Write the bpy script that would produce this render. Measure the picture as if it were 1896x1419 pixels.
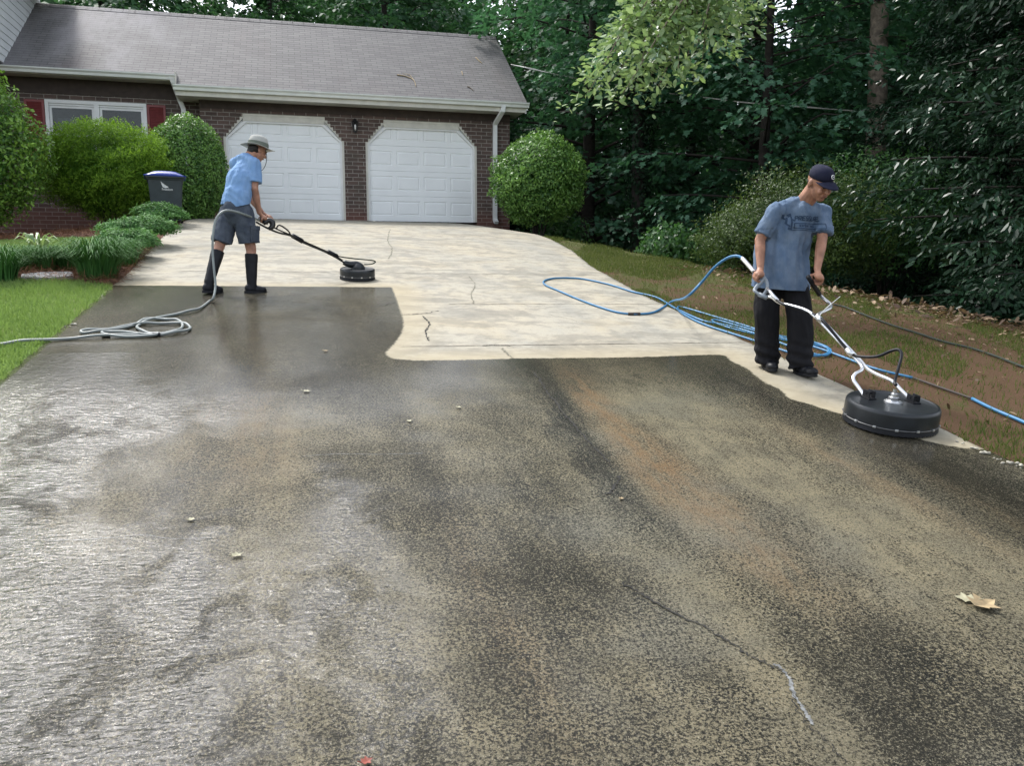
import bpy, bmesh, math, random
import numpy as np
from mathutils import Vector, Matrix
R = math.radians
C = bpy.context.scene.collection
for o in list(bpy.data.objects): bpy.data.objects.remove(o, do_unlink=True)
sc = bpy.context.scene

# ------------------------------------------------------------------ camera
CAMH = 1.683; YAW = 14.5; PITCH = 7.75; ROLL = .09; FPX = 1536.0
cd = bpy.data.cameras.new('camera'); cam = bpy.data.objects.new('camera', cd); C.objects.link(cam)
cd.sensor_fit = 'HORIZONTAL'; cd.sensor_width = 36.0; cd.lens = 36.0*FPX/1896.0
cd.clip_start = .05; cd.clip_end = 500
fw = Vector((math.sin(R(YAW))*math.cos(R(PITCH)), math.cos(R(YAW))*math.cos(R(PITCH)), -math.sin(R(PITCH))))
rt = Vector((math.cos(R(YAW)), -math.sin(R(YAW)), 0)); up = rt.cross(fw)
rr = rt*math.cos(R(ROLL))+up*math.sin(R(ROLL)); uu = up*math.cos(R(ROLL))-rt*math.sin(R(ROLL))
cam.matrix_world = Matrix(((rr.x, uu.x, -fw.x, 0), (rr.y, uu.y, -fw.y, 0), (rr.z, uu.z, -fw.z, CAMH), (0, 0, 0, 1)))
sc.camera = cam

# ------------------------------------------------------------------ world, sun, exposure
SUN_EL, SUN_AZ = 54.0, 334.0          # azimuth clockwise from +Y
w = bpy.data.worlds.new('World'); sc.world = w; w.use_nodes = True
nt = w.node_tree; bg = nt.nodes['Background']
sky = nt.nodes.new('ShaderNodeTexSky'); sky.sky_type = 'NISHITA'; sky.sun_disc = False
sky.sun_elevation = R(SUN_EL); sky.sun_rotation = R(SUN_AZ)
sky.air_density = 1.0; sky.dust_density = 2.5; sky.ozone_density = 1.0
hs = nt.nodes.new('ShaderNodeHueSaturation'); hs.inputs['Saturation'].default_value = .38   # hazy, whitish sky
nt.links.new(sky.outputs[0], hs.inputs['Color']); nt.links.new(hs.outputs[0], bg.inputs[0]); bg.inputs[1].default_value = .15
sl = bpy.data.lights.new('sun', 'SUN'); sl.energy = 1.2; sl.angle = R(10); sl.color = (1, .975, .94)
so = bpy.data.objects.new('sun', sl); C.objects.link(so)
sd = Vector((math.sin(R(SUN_AZ))*math.cos(R(SUN_EL)), math.cos(R(SUN_AZ))*math.cos(R(SUN_EL)), math.sin(R(SUN_EL))))
so.rotation_euler = sd.to_track_quat('Z', 'Y').to_euler(); so.location = (0, -10, 30)
sc.view_settings.view_transform = 'Standard'; sc.view_settings.look = 'None'
sc.view_settings.exposure = 1.42; sc.view_settings.gamma = 1

# ------------------------------------------------------------------ ground shape
def sm(a, b, x):
    t = np.clip((x-a)/(b-a), 0, 1); return t*t*(3-2*t)
def prof(y):
    y = np.asarray(y, float)
    t = np.clip(y-15, 0, 6.24)
    z = np.where(y < 15, .149*y, 2.235+.149*t-.00657*t*t)
    return z
def gz(x, y):                          # terrain height
    x = np.asarray(x, float); y = np.asarray(y, float)
    z = prof(y)-.009*np.clip(x, -6, 12)
    z = z-.11*np.clip(-2.0-x, 0, 6)*sm(10, 19, y)
    z = z-.045*np.clip(x-4.15, 0, 6)
    d = (x-5.2)*.9+(y-15.5)*.435-.2
    z = z-np.minimum(.28*np.clip(d, 0, 40), 3.5)*sm(0, 1.2, d)*sm(3.9, 6.0, x)
    return z
def g(x, y): return float(gz(x, y))
def pray(px, py):
    return (fw+rr*((px-948)/FPX)-uu*((py-709.5)/FPX))
O = Vector((0, 0, CAMH))
def at(px, py, up_=0.0):               # a point on the terrain
    d = pray(px, py); lo = .5; t = .5
    while t < 80:
        p = O+d*t
        if p.z < g(p.x, p.y)+up_: break
        lo = t; t += .1
    hi = t
    for _ in range(24):
        m = (lo+hi)/2; p = O+d*m
        if p.z < g(p.x, p.y)+up_: hi = m
        else: lo = m
    return O+d*hi
def ad(px, py, dep): return O+pray(px, py)*dep
def ay(px, py, y):
    d = pray(px, py); return O+d*(y/d.y)

# ------------------------------------------------------------------ object helpers
def tag(o, label=None, cat=None, group=None, kind=None):
    if label: o['label'] = label
    if cat: o['category'] = cat
    if group: o['group'] = group
    if kind: o['kind'] = kind
    return o
def link(o, parent=None, mat=None):
    C.objects.link(o)
    if parent is not None: o.parent = parent
    if mat is not None: o.data.materials.append(mat)
    return o
def empty(name, loc=(0, 0, 0), rz=0, label=None, cat=None, group=None):
    o = bpy.data.objects.new(name, None); C.objects.link(o); o.empty_display_size = .1
    o.location = loc; o.rotation_euler = (0, 0, rz); return tag(o, label, cat, group)
def mesh_np(name, V, F, mat=None, parent=None, smooth=False, attrs=None):
    """V (n,3); F list of (m,k) arrays"""
    me = bpy.data.meshes.new(name); V = np.asarray(V, np.float32)
    if not isinstance(F, list): F = [F]
    me.vertices.add(len(V)); me.vertices.foreach_set('co', V.ravel())
    idx = np.concatenate([np.asarray(f, np.int32).ravel() for f in F])
    tot = np.concatenate([np.full(len(f), f.shape[1], np.int32) for f in F])
    st = np.concatenate([[0], np.cumsum(tot)[:-1]]).astype(np.int32)
    me.loops.add(len(idx)); me.loops.foreach_set('vertex_index', idx)
    me.polygons.add(len(tot)); me.polygons.foreach_set('loop_start', st)
    try: me.polygons.foreach_set('loop_total', tot)
    except Exception: pass
    if smooth: me.polygons.foreach_set('use_smooth', np.ones(len(tot), bool))
    for k, a in (attrs or {}).items():
        at_ = me.attributes.new(k, 'FLOAT', 'POINT'); at_.data.foreach_set('value', np.asarray(a, np.float32))
    me.update(calc_edges=True)
    return link(bpy.data.objects.new(name, me), parent, mat)
class MB:
    """collects shapes, builds one mesh"""
    def __init__(s): s.v = []; s.f = []
    def add(s, vs, fs):
        b = len(s.v); s.v += [tuple(v) for v in vs]; s.f += [tuple(i+b for i in f) for f in fs]
    def box(s, a, b, M=None, bev=0):
        x0, y0, z0 = a; x1, y1, z1 = b
        vs = [Vector(p) for p in ((x0,y0,z0),(x1,y0,z0),(x1,y1,z0),(x0,y1,z0),(x0,y0,z1),(x1,y0,z1),(x1,y1,z1),(x0,y1,z1))]
        if M is not None: vs = [M@v for v in vs]
        s.add(vs, [(0,3,2,1),(4,5,6,7),(0,1,5,4),(1,2,6,5),(2,3,7,6),(3,0,4,7)])
    def prism(s, poly, y0, y1):        # polygon in xz extruded along y
        n = len(poly)
        vs = [(x, y0, z) for x, z in poly]+[(x, y1, z) for x, z in poly]
        s.add(vs, [tuple(range(n)), tuple(range(2*n-1, n-1, -1))]+[(i, i+n, (i+1) % n+n, (i+1) % n) for i in range(n)])
    def prismx(s, poly, x0, x1):       # polygon in yz extruded along x
        n = len(poly)
        vs = [(x0, y, z) for y, z in poly]+[(x1, y, z) for y, z in poly]
        s.add(vs, [tuple(range(n)), tuple(range(2*n-1, n-1, -1))]+[(i, i+n, (i+1) % n+n, (i+1) % n) for i in range(n)])
    def tube(s, pts, r, seg=8, cap=True, smoothn=0):
        P = [Vector(p) for p in pts]
        if smoothn: P, r = cat(P, r, smoothn)
        n = len(P); rad = r if isinstance(r, (list, tuple)) else [r]*n
        T = [(P[min(i+1, n-1)]-P[max(i-1, 0)]).normalized() for i in range(n)]
        a = T[0].orthogonal().normalized(); rings = []
        for i in range(n):
            a = (a-T[i]*a.dot(T[i])).normalized(); b = T[i].cross(a)
            rings.append([P[i]+(a*math.cos(2*math.pi*k/seg)+b*math.sin(2*math.pi*k/seg))*rad[i] for k in range(seg)])
        vs = [v for rg in rings for v in rg]
        fs = [(i*seg+k, i*seg+(k+1) % seg, (i+1)*seg+(k+1) % seg, (i+1)*seg+k) for i in range(n-1) for k in range(seg)]
        if cap: fs += [tuple(range(seg-1, -1, -1)), tuple(range((n-1)*seg, n*seg))]
        s.add(vs, fs)
    def lathe(s, prof_, M=None, seg=32, a0=0, a1=2*math.pi):
        full = abs(a1-a0-2*math.pi) < 1e-6; n = len(prof_); m = seg if full else seg+1
        vs = []
        for j in range(m):
            t = a0+(a1-a0)*j/seg
            for rr_, z in prof_: vs.append(Vector((rr_*math.cos(t), rr_*math.sin(t), z)))
        if M is not None: vs = [M@v for v in vs]
        fs = []
        for j in range(seg):
            k = (j+1) % m if full else j+1
            for i in range(n-1): fs.append((j*n+i, k*n+i, k*n+i+1, j*n+i+1))
        s.add(vs, fs)
    def build(s, name, mat=None, parent=None, smooth=False, bevel=0, bseg=2, sub=0, auto=None):
        me = bpy.data.meshes.new(name); me.from_pydata([tuple(v) for v in s.v], [], s.f)
        bm = bmesh.new(); bm.from_mesh(me)
        bmesh.ops.remove_doubles(bm, verts=bm.verts, dist=1e-5)
        bmesh.ops.recalc_face_normals(bm, faces=bm.faces)
        if bevel:
            es = [e for e in bm.edges if len(e.link_faces) == 2 and e.calc_face_angle(0) > .5]
            bmesh.ops.bevel(bm, geom=es, offset=bevel, segments=bseg, affect='EDGES', profile=.6)
        bm.to_mesh(me); bm.free()
        if smooth: me.polygons.foreach_set('use_smooth', [True]*len(me.polygons))
        if auto is not None:
            me.polygons.foreach_set('use_smooth', [True]*len(me.polygons))
            me.set_sharp_from_angle(angle=auto)
        return link(bpy.data.objects.new(name, me), parent, mat)
def cat(P, r, n):                      # Catmull-Rom
    out = []; ro = []; rad = r if isinstance(r, (list, tuple)) else [r]*len(P)
    for i in range(len(P)-1):
        a, b, c, d = P[max(i-1, 0)], P[i], P[i+1], P[min(i+2, len(P)-1)]
        for k in range(n):
            t = k/n
            out.append(.5*((2*b)+(c-a)*t+(2*a-5*b+4*c-d)*t*t+(3*b-a-3*c+d)*t**3)); ro.append(rad[i]*(1-t)+rad[i+1]*t)
    out.append(P[-1]); ro.append(rad[-1])
    return out, ro
def tubeobj(name, pts, r, mat, parent=None, seg=8, n=6):
    m = MB(); m.tube(pts, r, seg, True, n); return m.build(name, mat, parent, smooth=True)

# ------------------------------------------------------------------ materials
class NT:
    def __init__(s, name):
        s.m = bpy.data.materials.new(name); s.m.use_nodes = True; s.t = s.m.node_tree
        s.b = s.t.nodes['Principled BSDF']; s.out = s.t.nodes['Material Output']
    def n(s, ty, **kw):
        nd = s.t.nodes.new(ty)
        for k, v in kw.items():
            if k.startswith('i_'): nd.inputs[k[2:].replace('_', ' ')].default_value = v
            else: setattr(nd, k, v)
        return nd
    def l(s, a, b): s.t.links.new(a, b)
    def set(s, inp, v):
        if hasattr(v, 'links') or hasattr(v, 'is_output'): s.l(v, inp)
        else: inp.default_value = v
    def co(s, kind='Object', scale=None):
        tc = s.n('ShaderNodeTexCoord'); o = tc.outputs[kind]
        if scale is not None:
            mp = s.n('ShaderNodeMapping'); mp.inputs['Scale'].default_value = scale; s.l(o, mp.inputs[0]); o = mp.outputs[0]
        return o
    def noise(s, vec, scale, detail=4, rough=.55, dist=0):
        nd = s.n('ShaderNodeTexNoise'); nd.inputs['Scale'].default_value = scale; nd.inputs['Detail'].default_value = detail
        nd.inputs['Roughness'].default_value = rough; nd.inputs['Distortion'].default_value = dist
        if vec is not None: s.l(vec, nd.inputs['Vector'])
        return nd.outputs['Fac']
    def ramp(s, v, a, b, lo=0., hi=1.):
        nd = s.n('ShaderNodeMapRange'); nd.clamp = True; nd.interpolation_type = 'SMOOTHSTEP'
        s.l(v, nd.inputs[0]); nd.inputs[1].default_value = a; nd.inputs[2].default_value = b
        nd.inputs[3].default_value = lo; nd.inputs[4].default_value = hi
        return nd.outputs[0]
    def mix(s, f, a, b, mode='MIX'):
        nd = s.n('ShaderNodeMix', data_type='RGBA', blend_type=mode); s.set(nd.inputs[0], f)
        for k, v in ((6, a), (7, b)):
            if isinstance(v, tuple): nd.inputs[k].default_value = v if len(v) == 4 else v+(1,)
            else: s.l(v, nd.inputs[k])
        return nd.outputs[2]
    def math(s, op, a, b=0., c=None):
        nd = s.n('ShaderNodeMath', operation=op); s.set(nd.inputs[0], a); s.set(nd.inputs[1], b)
        if c is not None: s.set(nd.inputs[2], c)
        return nd.outputs[0]
    def attr(s, name):
        nd = s.n('ShaderNodeAttribute'); nd.attribute_name = name; return nd.outputs['Fac']
    def bump(s, h, strength, dist, normal=None):
        nd = s.n('ShaderNodeBump'); s.set(nd.inputs['Strength'], strength); nd.inputs['Distance'].default_value = dist
        s.l(h, nd.inputs['Height'])
        if normal is not None: s.l(normal, nd.inputs['Normal'])
        return nd.outputs[0]
def flat(name, col, rough=.6, metal=0, spec=.5, var=.12, vscale=30, bump=0, coat=0):
    t = NT(name); co = t.co(); f = t.noise(co, vscale, 5)
    c = t.mix(t.ramp(f, .3, .7), tuple(x*(1-var) for x in col), tuple(min(1, x*(1+var)) for x in col))
    t.l(c, t.b.inputs['Base Color']); t.b.inputs['Roughness'].default_value = rough
    t.b.inputs['Metallic'].default_value = metal; t.b.inputs['Specular IOR Level'].default_value = spec
    t.b.inputs['Coat Weight'].default_value = coat
    if bump: t.l(t.bump(t.noise(co, vscale*4, 4), .5, bump), t.b.inputs['Normal'])
    return t.m
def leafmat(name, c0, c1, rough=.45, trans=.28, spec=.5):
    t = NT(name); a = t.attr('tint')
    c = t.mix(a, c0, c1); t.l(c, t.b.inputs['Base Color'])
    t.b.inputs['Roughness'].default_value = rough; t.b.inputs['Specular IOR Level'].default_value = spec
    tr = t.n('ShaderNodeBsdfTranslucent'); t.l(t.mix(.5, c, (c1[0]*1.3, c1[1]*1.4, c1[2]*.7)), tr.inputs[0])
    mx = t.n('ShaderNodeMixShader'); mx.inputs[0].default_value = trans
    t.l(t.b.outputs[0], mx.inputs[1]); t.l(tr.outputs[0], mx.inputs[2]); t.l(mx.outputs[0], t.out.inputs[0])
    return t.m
def fabric(name, col, dark, fold=10., bumpd=.004, rough=.85, mott=.5):
    t = NT(name); co = t.co(); f = t.noise(co, 9, 5, .6)
    fine = t.noise(co, 220, 2)
    c = t.mix(t.math('MULTIPLY', t.ramp(f, .35, .7), mott), col, dark)
    c = t.mix(.18, c, t.mix(fine, (.02, .02, .02), (1, 1, 1)), 'OVERLAY')
    t.l(c, t.b.inputs['Base Color']); t.b.inputs['Roughness'].default_value = rough; t.b.inputs['Specular IOR Level'].default_value = .2
    fo = t.noise(t.co('Object', (1, 1, .35)), fold, 3, .5, .6)
    n1 = t.bump(fo, .9, bumpd*4); t.l(t.bump(fine, .3, .0015, n1), t.b.inputs['Normal'])
    return t.m
def brickmat():
    t = NT('brick'); tc = t.n('ShaderNodeTexCoord'); sx = t.n('ShaderNodeSeparateXYZ'); t.l(tc.outputs['Object'], sx.inputs[0])
    cx = t.n('ShaderNodeCombineXYZ'); t.l(t.math('ADD', sx.outputs[0], sx.outputs[1]), cx.inputs[0]); t.l(sx.outputs[2], cx.inputs[1])
    br = t.n('ShaderNodeTexBrick'); t.l(cx.outputs[0], br.inputs['Vector'])
    br.inputs['Scale'].default_value = 1; br.inputs['Brick Width'].default_value = .27; br.inputs['Row Height'].default_value = .094
    br.inputs['Mortar Size'].default_value = .008; br.inputs['Mortar Smooth'].default_value = .2; br.inputs['Bias'].default_value = -.1
    br.inputs['Color1'].default_value = (.078, .055, .047, 1); br.inputs['Color2'].default_value = (.122, .082, .068, 1)
    nz = t.noise(cx.outputs[0], 9, 6); nz2 = t.noise(cx.outputs[0], 1.3, 3)
    br.inputs['Mortar'].default_value = (.29, .265, .235, 1)
    c = t.mix(t.ramp(nz, .45, .8, 0, .55), br.outputs['Color'], (.045, .03, .03)); c = t.mix(t.ramp(nz2, .5, .75, 0, .5), c, (.07, .065, .05))
    low = t.ramp(sx.outputs[2], 2.9, 3.3, .35, 0)
    c = t.mix(low, c, (.2, .055, .035), 'MIX'); t.l(c, t.b.inputs['Base Color'])
    t.b.inputs['Roughness'].default_value = .9
    h = t.math('SUBTRACT', t.math('MULTIPLY', nz, .4), br.outputs['Fac'])
    t.l(t.bump(h, .8, .008), t.b.inputs['Normal']); return t.m
def shinglemat():
    t = NT('shingles'); tc = t.n('ShaderNodeTexCoord'); sx = t.n('ShaderNodeSeparateXYZ'); t.l(tc.outputs['Object'], sx.inputs[0])
    cx = t.n('ShaderNodeCombineXYZ'); t.l(sx.outputs[0], cx.inputs[0]); t.l(sx.outputs[2], cx.inputs[1])
    br = t.n('ShaderNodeTexBrick'); t.l(cx.outputs[0], br.inputs['Vector']); br.offset = .5
    br.inputs['Scale'].default_value = 1; br.inputs['Brick Width'].default_value = .29; br.inputs['Row Height'].default_value = .075
    br.inputs['Mortar Size'].default_value = .0075; br.inputs['Mortar Smooth'].default_value = .35; br.inputs['Bias'].default_value = 0
    br.inputs['Color1'].default_value = (.104, .103, .103, 1); br.inputs['Color2'].default_value = (.142, .139, .138, 1)
    br.inputs['Mortar'].default_value = (.055, .05, .053, 1)
    big = t.noise(t.co('Object', (1, .4, .4)), 1.1, 5, .65); left = t.ramp(sx.outputs[0], -1.5, -4.0)
    c = t.mix(t.math('MULTIPLY', t.ramp(big, .35, .7), t.math('MULTIPLY', left, .75)), br.outputs['Color'], (.23, .225, .235))
    big2 = t.noise(t.co('Object', (1, .3, .3)), .7, 4, .6)
    c = t.mix(t.math('MULTIPLY', t.ramp(big2, .5, .75), .5), c, (.11, .09, .088))
    fine = t.noise(tc.outputs['Object'], 60, 4)
    c = t.mix(.35, c, t.mix(fine, (.1, .1, .1), (.9, .9, .9)), 'OVERLAY')
    t.l(c, t.b.inputs['Base Color']); t.b.inputs['Roughness'].default_value = .75; t.b.inputs['Specular IOR Level'].default_value = .35
    row = t.n('ShaderNodeMath', operation='FRACT'); t.l(t.math('DIVIDE', sx.outputs[2], .075), row.inputs[0])
    h = t.math('SUBTRACT', t.math('MULTIPLY', row.outputs[0], -.8), br.outputs['Fac'])
    t.l(t.bump(h, .5, .01), t.b.inputs['Normal']); return t.m
M = {}
M['brick'] = brickmat(); M['shingle'] = shinglemat()
M['white'] = flat('white_paint', (.74, .75, .74), .5, var=.04, vscale=4)
M['door'] = flat('door_paint', (.84, .865, .87), .42, var=.025, vscale=2)
M['cream'] = flat('cream_trim', (.60, .585, .52), .55, var=.08, vscale=6)
M['soffit'] = flat('soffit', (.5, .49, .43), .6, var=.05, vscale=5)
M['gutter'] = flat('gutter_paint', (.68, .70, .66), .4, var=.06, vscale=5)
M['siding'] = flat('siding', (.66, .68, .68), .5, var=.04, vscale=3)
M['eave_shade'] = flat('eave_shade_strip', (.045, .032, .026), .8, var=.2, vscale=8)  # near-black brown standing in for eave shadow on the brick
M['red'] = flat('shutter_red', (.19, .038, .038), .5, var=.12, vscale=10)
M['black'] = flat('black_metal', (.012, .012, .013), .35)
M['rubber'] = flat('black_rubber', (.005, .006, .009), .5, spec=.3, var=.3, vscale=15)
M['deck'] = flat('deck_black', (.008, .011, .014), .36, var=.3, vscale=12)
M['steel'] = flat('steel', (.62, .63, .64), .32, 1, var=.06)
M['band'] = flat('dull_band', (.16, .16, .16), .5, .8)
M['alu'] = flat('aluminium_tube', (.78, .79, .8), .28, .9, var=.08, vscale=20)
M['grey_plastic'] = flat('grey_plastic', (.22, .25, .28), .4)
M['bin'] = flat('bin_plastic', (.024, .036, .041), .55, var=.12, vscale=8)
M['lid'] = flat('lid_blue', (.003, .03, .26), .32, coat=0, spec=.6, var=.05)
M['print_w'] = flat('white_print', (.6, .62, .62), .6)
M['print_d'] = flat('dark_print', (.02, .045, .09), .8)
M['bluehose'] = flat('blue_hose', (.03, .165, .33), .45, var=.1, vscale=6)
M['greyhose'] = flat('grey_hose', (.20, .225, .215), .42, var=.15, vscale=6)
M['darkhose'] = flat('dark_hose', (.015, .025, .016), .75, var=.2)
M['brownhose'] = flat('brown_hose', (.035, .026, .02), .7, var=.2)
M['wire'] = flat('wire', (.5, .5, .47), .4, .5)
M['glass_lamp'] = flat('lamp_glass', (.75, .75, .72), .2)
M['skin'] = flat('skin', (.33, .165, .105), .5, var=.28, vscale=11, spec=.35, bump=.0015)
M['skin2'] = flat('skin_fair', (.40, .21, .145), .5, var=.28, vscale=11, spec=.35, bump=.0015)
M['hair'] = flat('hair', (.015, .011, .009), .6, var=.3, vscale=60, bump=.004)
M['eye'] = flat('eye_dark', (.02, .015, .012), .3)
M['lip'] = flat('lip', (.25, .085, .07), .5)
M['shirt1'] = fabric('shirt_blue_grey', (.095, .145, .225), (.165, .215, .285), 9, .006, .9, .75)
M['shirt2'] = fabric('shirt_light_blue', (.17, .30, .52), (.25, .38, .57), 8, .006, .85, .5)
M['trouser'] = fabric('black_trousers', (.009, .009, .011), (.016, .016, .018), 9, .008)
M['shorts'] = fabric('grey_shorts', (.05, .062, .085), (.09, .105, .13), 9, .008, .85, .8)
M['cap'] = fabric('navy_cap', (.011, .013, .030), (.02, .022, .045), 8, .001)
M['hat'] = fabric('sage_hat', (.44, .44, .41), (.30, .31, .28), 12, .002)
M['hatband'] = fabric('sage_hat_band', (.15, .17, .14), (.10, .12, .10), 12, .002)
M['bark'] = flat('bark', (.19, .155, .12), .9, var=.45, vscale=9, bump=.03)
M['bark_d'] = flat('bark_dark', (.022, .018, .014), .9, var=.4, vscale=9, bump=.02)
M['paver'] = flat('paver', (.30, .31, .32), .85, var=.2, vscale=12, bump=.004)
M['stone'] = flat('stone', (.42, .40, .36), .85, var=.2, vscale=12, bump=.01)
M['dryleaf'] = flat('dry_leaf', (.30, .225, .12), .7, var=.3, vscale=20)
M['needles'] = leafmat('pine_straw', (.13, .055, .03), (.30, .16, .09), .8, .05, .2)
M['litter'] = leafmat('leaf_litter', (.05, .025, .015), (.34, .24, .15), .7, .1, .4)
M['lf_maple'] = leafmat('leaf_maple', (.022, .075, .042), (.085, .22, .12), .5, .3)
M['lf_mid'] = leafmat('leaf_mid', (.028, .085, .027), (.09, .21, .06), .45, .3)
M['lf_far'] = leafmat('leaf_far', (.017, .055, .026), (.065, .16, .07), .55, .3, .3)
M['lf_bright'] = leafmat('leaf_bright', (.09, .19, .06), (.33, .44, .22), .35, .35, .6)
M['lf_mag'] = leafmat('leaf_magnolia', (.008, .026, .013), (.026, .066, .032), .32, .05, .24)
M['lf_box'] = leafmat('leaf_box', (.022, .085, .018), (.24, .43, .10), .42, .22, .35)
M['lf_cam'] = leafmat('leaf_camellia', (.026, .095, .02), (.31, .52, .09), .42, .25, .35)
M['lf_dark'] = leafmat('leaf_dark', (.006, .018, .009), (.016, .045, .018), .6, .15, .2)
M['lf_yew'] = leafmat('leaf_yew', (.035, .105, .012), (.27, .45, .05), .6, .35, .15)
M['lf_mound'] = leafmat('leaf_mound', (.03, .11, .03), (.17, .34, .11), .6, .2, .15)
M['lf_aza'] = leafmat('leaf_azalea', (.030, .065, .018), (.10, .15, .04), .5, .25, .3)
M['lf_lir'] = leafmat('leaf_liriope', (.025, .085, .02), (.09, .22, .06), .6, .12, .12)
M['lf_grass'] = leafmat('leaf_grass', (.11, .19, .045), (.26, .36, .12), .5, .35, .3)
M['lf_sparse'] = leafmat('leaf_sparse_grass', (.05, .085, .018), (.15, .17, .05), .6, .3, .2)
WE = {}
def wempty(name, loc, rz=0, label=None, cat=None, group=None):     # children are modelled in world coordinates
    o = empty(name, loc, rz, label, cat, group)
    WE[o.name] = (Matrix.Translation(Vector(loc))@Matrix.Rotation(rz, 4, 'Z')).inverted(); return o
_link = link
def link(o, parent=None, mat=None):
    _link(o, parent, mat)
    if parent is not None and parent.name in WE: o.matrix_parent_inverse = WE[parent.name]
    return o
from mathutils import noise as mn
def seedrng(s): return np.random.default_rng(s)
def inpoly(x, y, poly):
    c = np.zeros(np.shape(x), bool); n = len(poly)
    for i in range(n):
        x0, y0 = poly[i]; x1, y1 = poly[(i+1) % n]
        if y0 == y1: continue
        k = ((y0 > y) != (y1 > y)) & (x < (x1-x0)*(y-y0)/(y1-y0)+x0); c ^= k
    return c
def sdist(x, y, line):                  # distance to a polyline
    d = np.full(np.shape(x), 1e9)
    for (x0, y0), (x1, y1) in zip(line[:-1], line[1:]):
        dx, dy = x1-x0, y1-y0; L = dx*dx+dy*dy+1e-12
        t = np.clip(((x-x0)*dx+(y-y0)*dy)/L, 0, 1); d = np.minimum(d, np.hypot(x-x0-t*dx, y-y0-t*dy))
    return d
def grid(nx, ny):
    i = np.arange(nx*ny).reshape(ny, nx)
    return np.stack([i[:-1, :-1], i[:-1, 1:], i[1:, 1:], i[1:, :-1]], -1).reshape(-1, 4)
def xl(y): return np.interp(y, [-5, 11, 14.6, 17, 22], [-1.95, -1.95, -2.08, -2.16, -2.22])
def xr(y): return np.interp(y, [-5, 9.5, 12, 14, 16, 18, 22], [4.12, 4.12, 4.35, 4.72, 4.92, 4.98, 5.2])

# ------------------------------------------------------------------ ground sheet
def axis(lo, hi, a, b, step, grow=1.25):
    v = list(np.arange(a, b+1e-6, step)); s = step; x = b
    while x < hi: s *= grow; x += s; v.append(x)
    s = step; x = a
    while x > lo: s *= grow; x -= s; v.insert(0, x)
    return np.array(v)
gx = axis(-150, 180, -8, 14, .25); gy_ = axis(-120, 220, -3, 24, .25)
X, Y = np.meshgrid(gx, gy_); Z = gz(X, Y)-.02
inside = (X > xl(Y)-.05) & (X < xr(Y)+.05) & (Y > -4) & (Y < 21.6)
Z = np.where(inside, Z-.09, Z)
def groundmat():
    t = NT('forest_floor'); co = t.co(); a = t.noise(co, 3, 7, .65); b = t.noise(co, 38, 4, .6); v = t.n('ShaderNodeTexVoronoi'); v.inputs['Scale'].default_value = 22; t.l(co, v.inputs['Vector'])
    c = t.mix(t.ramp(a, .35, .65), (.035, .022, .014), (.085, .045, .028)); c = t.mix(t.ramp(b, .45, .7, 0, .6), c, (.12, .085, .055))
    c = t.mix(t.ramp(v.outputs['Distance'], .1, .3, .5, 0), c, (.15, .10, .07)); t.l(c, t.b.inputs['Base Color']); t.b.inputs['Roughness'].default_value = .95
    t.l(t.bump(b, .8, .02), t.b.inputs['Normal']); return t.m
gnd = mesh_np('ground', np.stack([X, Y, Z], -1).reshape(-1, 3), grid(len(gx), len(gy_)), groundmat(), smooth=True); tag(gnd, kind='structure')

# ------------------------------------------------------------------ driveway
bpx = [(725, 532), (733, 552), (741, 575), (747, 597), (744, 615), (732, 634), (716, 652), (721, 662), (760, 667), (850, 667), (960, 664), (1080, 663), (1200, 661), (1330, 657), (1352, 668), (1385, 684), (1412, 706), (1445, 722), (1462, 738), (1500, 749), (1540, 762), (1575, 772), (1620, 790)]
bl = [at(*p) for p in bpx]
line = [(-3.0, 10.02), (-1.0, 10.02)]+[(p.x, p.y) for p in bl]+[(3.98, 4.2), (4.6, 4.1)]
cp, _ = cat([Vector((a, b, 0)) for a, b in line[2:]], 1, 4); line = line[:2]+[(p.x, p.y) for p in cp]
wet_poly = line+[(5.5, 4.0), (5.5, -6), (-3.5, -6), (-3.5, 10.02)]
ys = np.arange(-4, 21.28, .05); us = np.linspace(0, 1, 124)
U, Yd = np.meshgrid(us, ys); Xd = xl(Yd)+U*(xr(Yd)-xl(Yd))
def vnoise(x, y, s, oct_=3, seed=0.):
    f = np.array([mn.fractal((a*s+seed, b*s+seed*1.7, seed), 1.0, 2.0, oct_) for a, b in zip(x.ravel(), y.ravel())]); return f.reshape(x.shape)
edgew = vnoise(np.zeros_like(ys), ys, 3.0)*.02; edgew2 = vnoise(np.zeros_like(ys)+9, ys, 3.0)*.02
Xd[:, 0] += edgew; Xd[:, -1] += edgew2
Zd = gz(Xd, Yd)
# make the top level across the doors
cl = sdist(Xd, Yd, line); cl = np.where(inpoly(Xd, Yd, wet_poly), -cl, cl)
n1 = vnoise(Xd, Yd*.25, 1.2, 3, 3.1); n2 = vnoise(Xd, Yd, .8, 3, 7.7)
def band(x0, w_, y0, y1, wob=.25, f=.6): return np.exp(-((Xd-x0-n1*wob-(Yd-4)*.0)/w_)**2)*sm(y0-f, y0+f, Yd)*(1-sm(y1-f, y1+f, Yd))
rust = np.clip(band(2.05, .17, 2.9, 6.2)*1.0+band(2.95, .12, 3.0, 4.6)*.5+band(.75, .15, 2.2, 3.6)*.4+band(-.35, .3, 4.2, 6.0)*.45+band(3.35, .1, 2.6, 4.4)*.4, 0, 1)
tan = np.clip(band(2.45, .30, 2.4, 6.4)*.8+band(1.5, .25, 1.8, 3.4)*.5+band(2.9, .3, 1.2, 3.2)*.5+band(1.35, .3, 4.9, 6.4)*.5, 0, 1)
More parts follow.
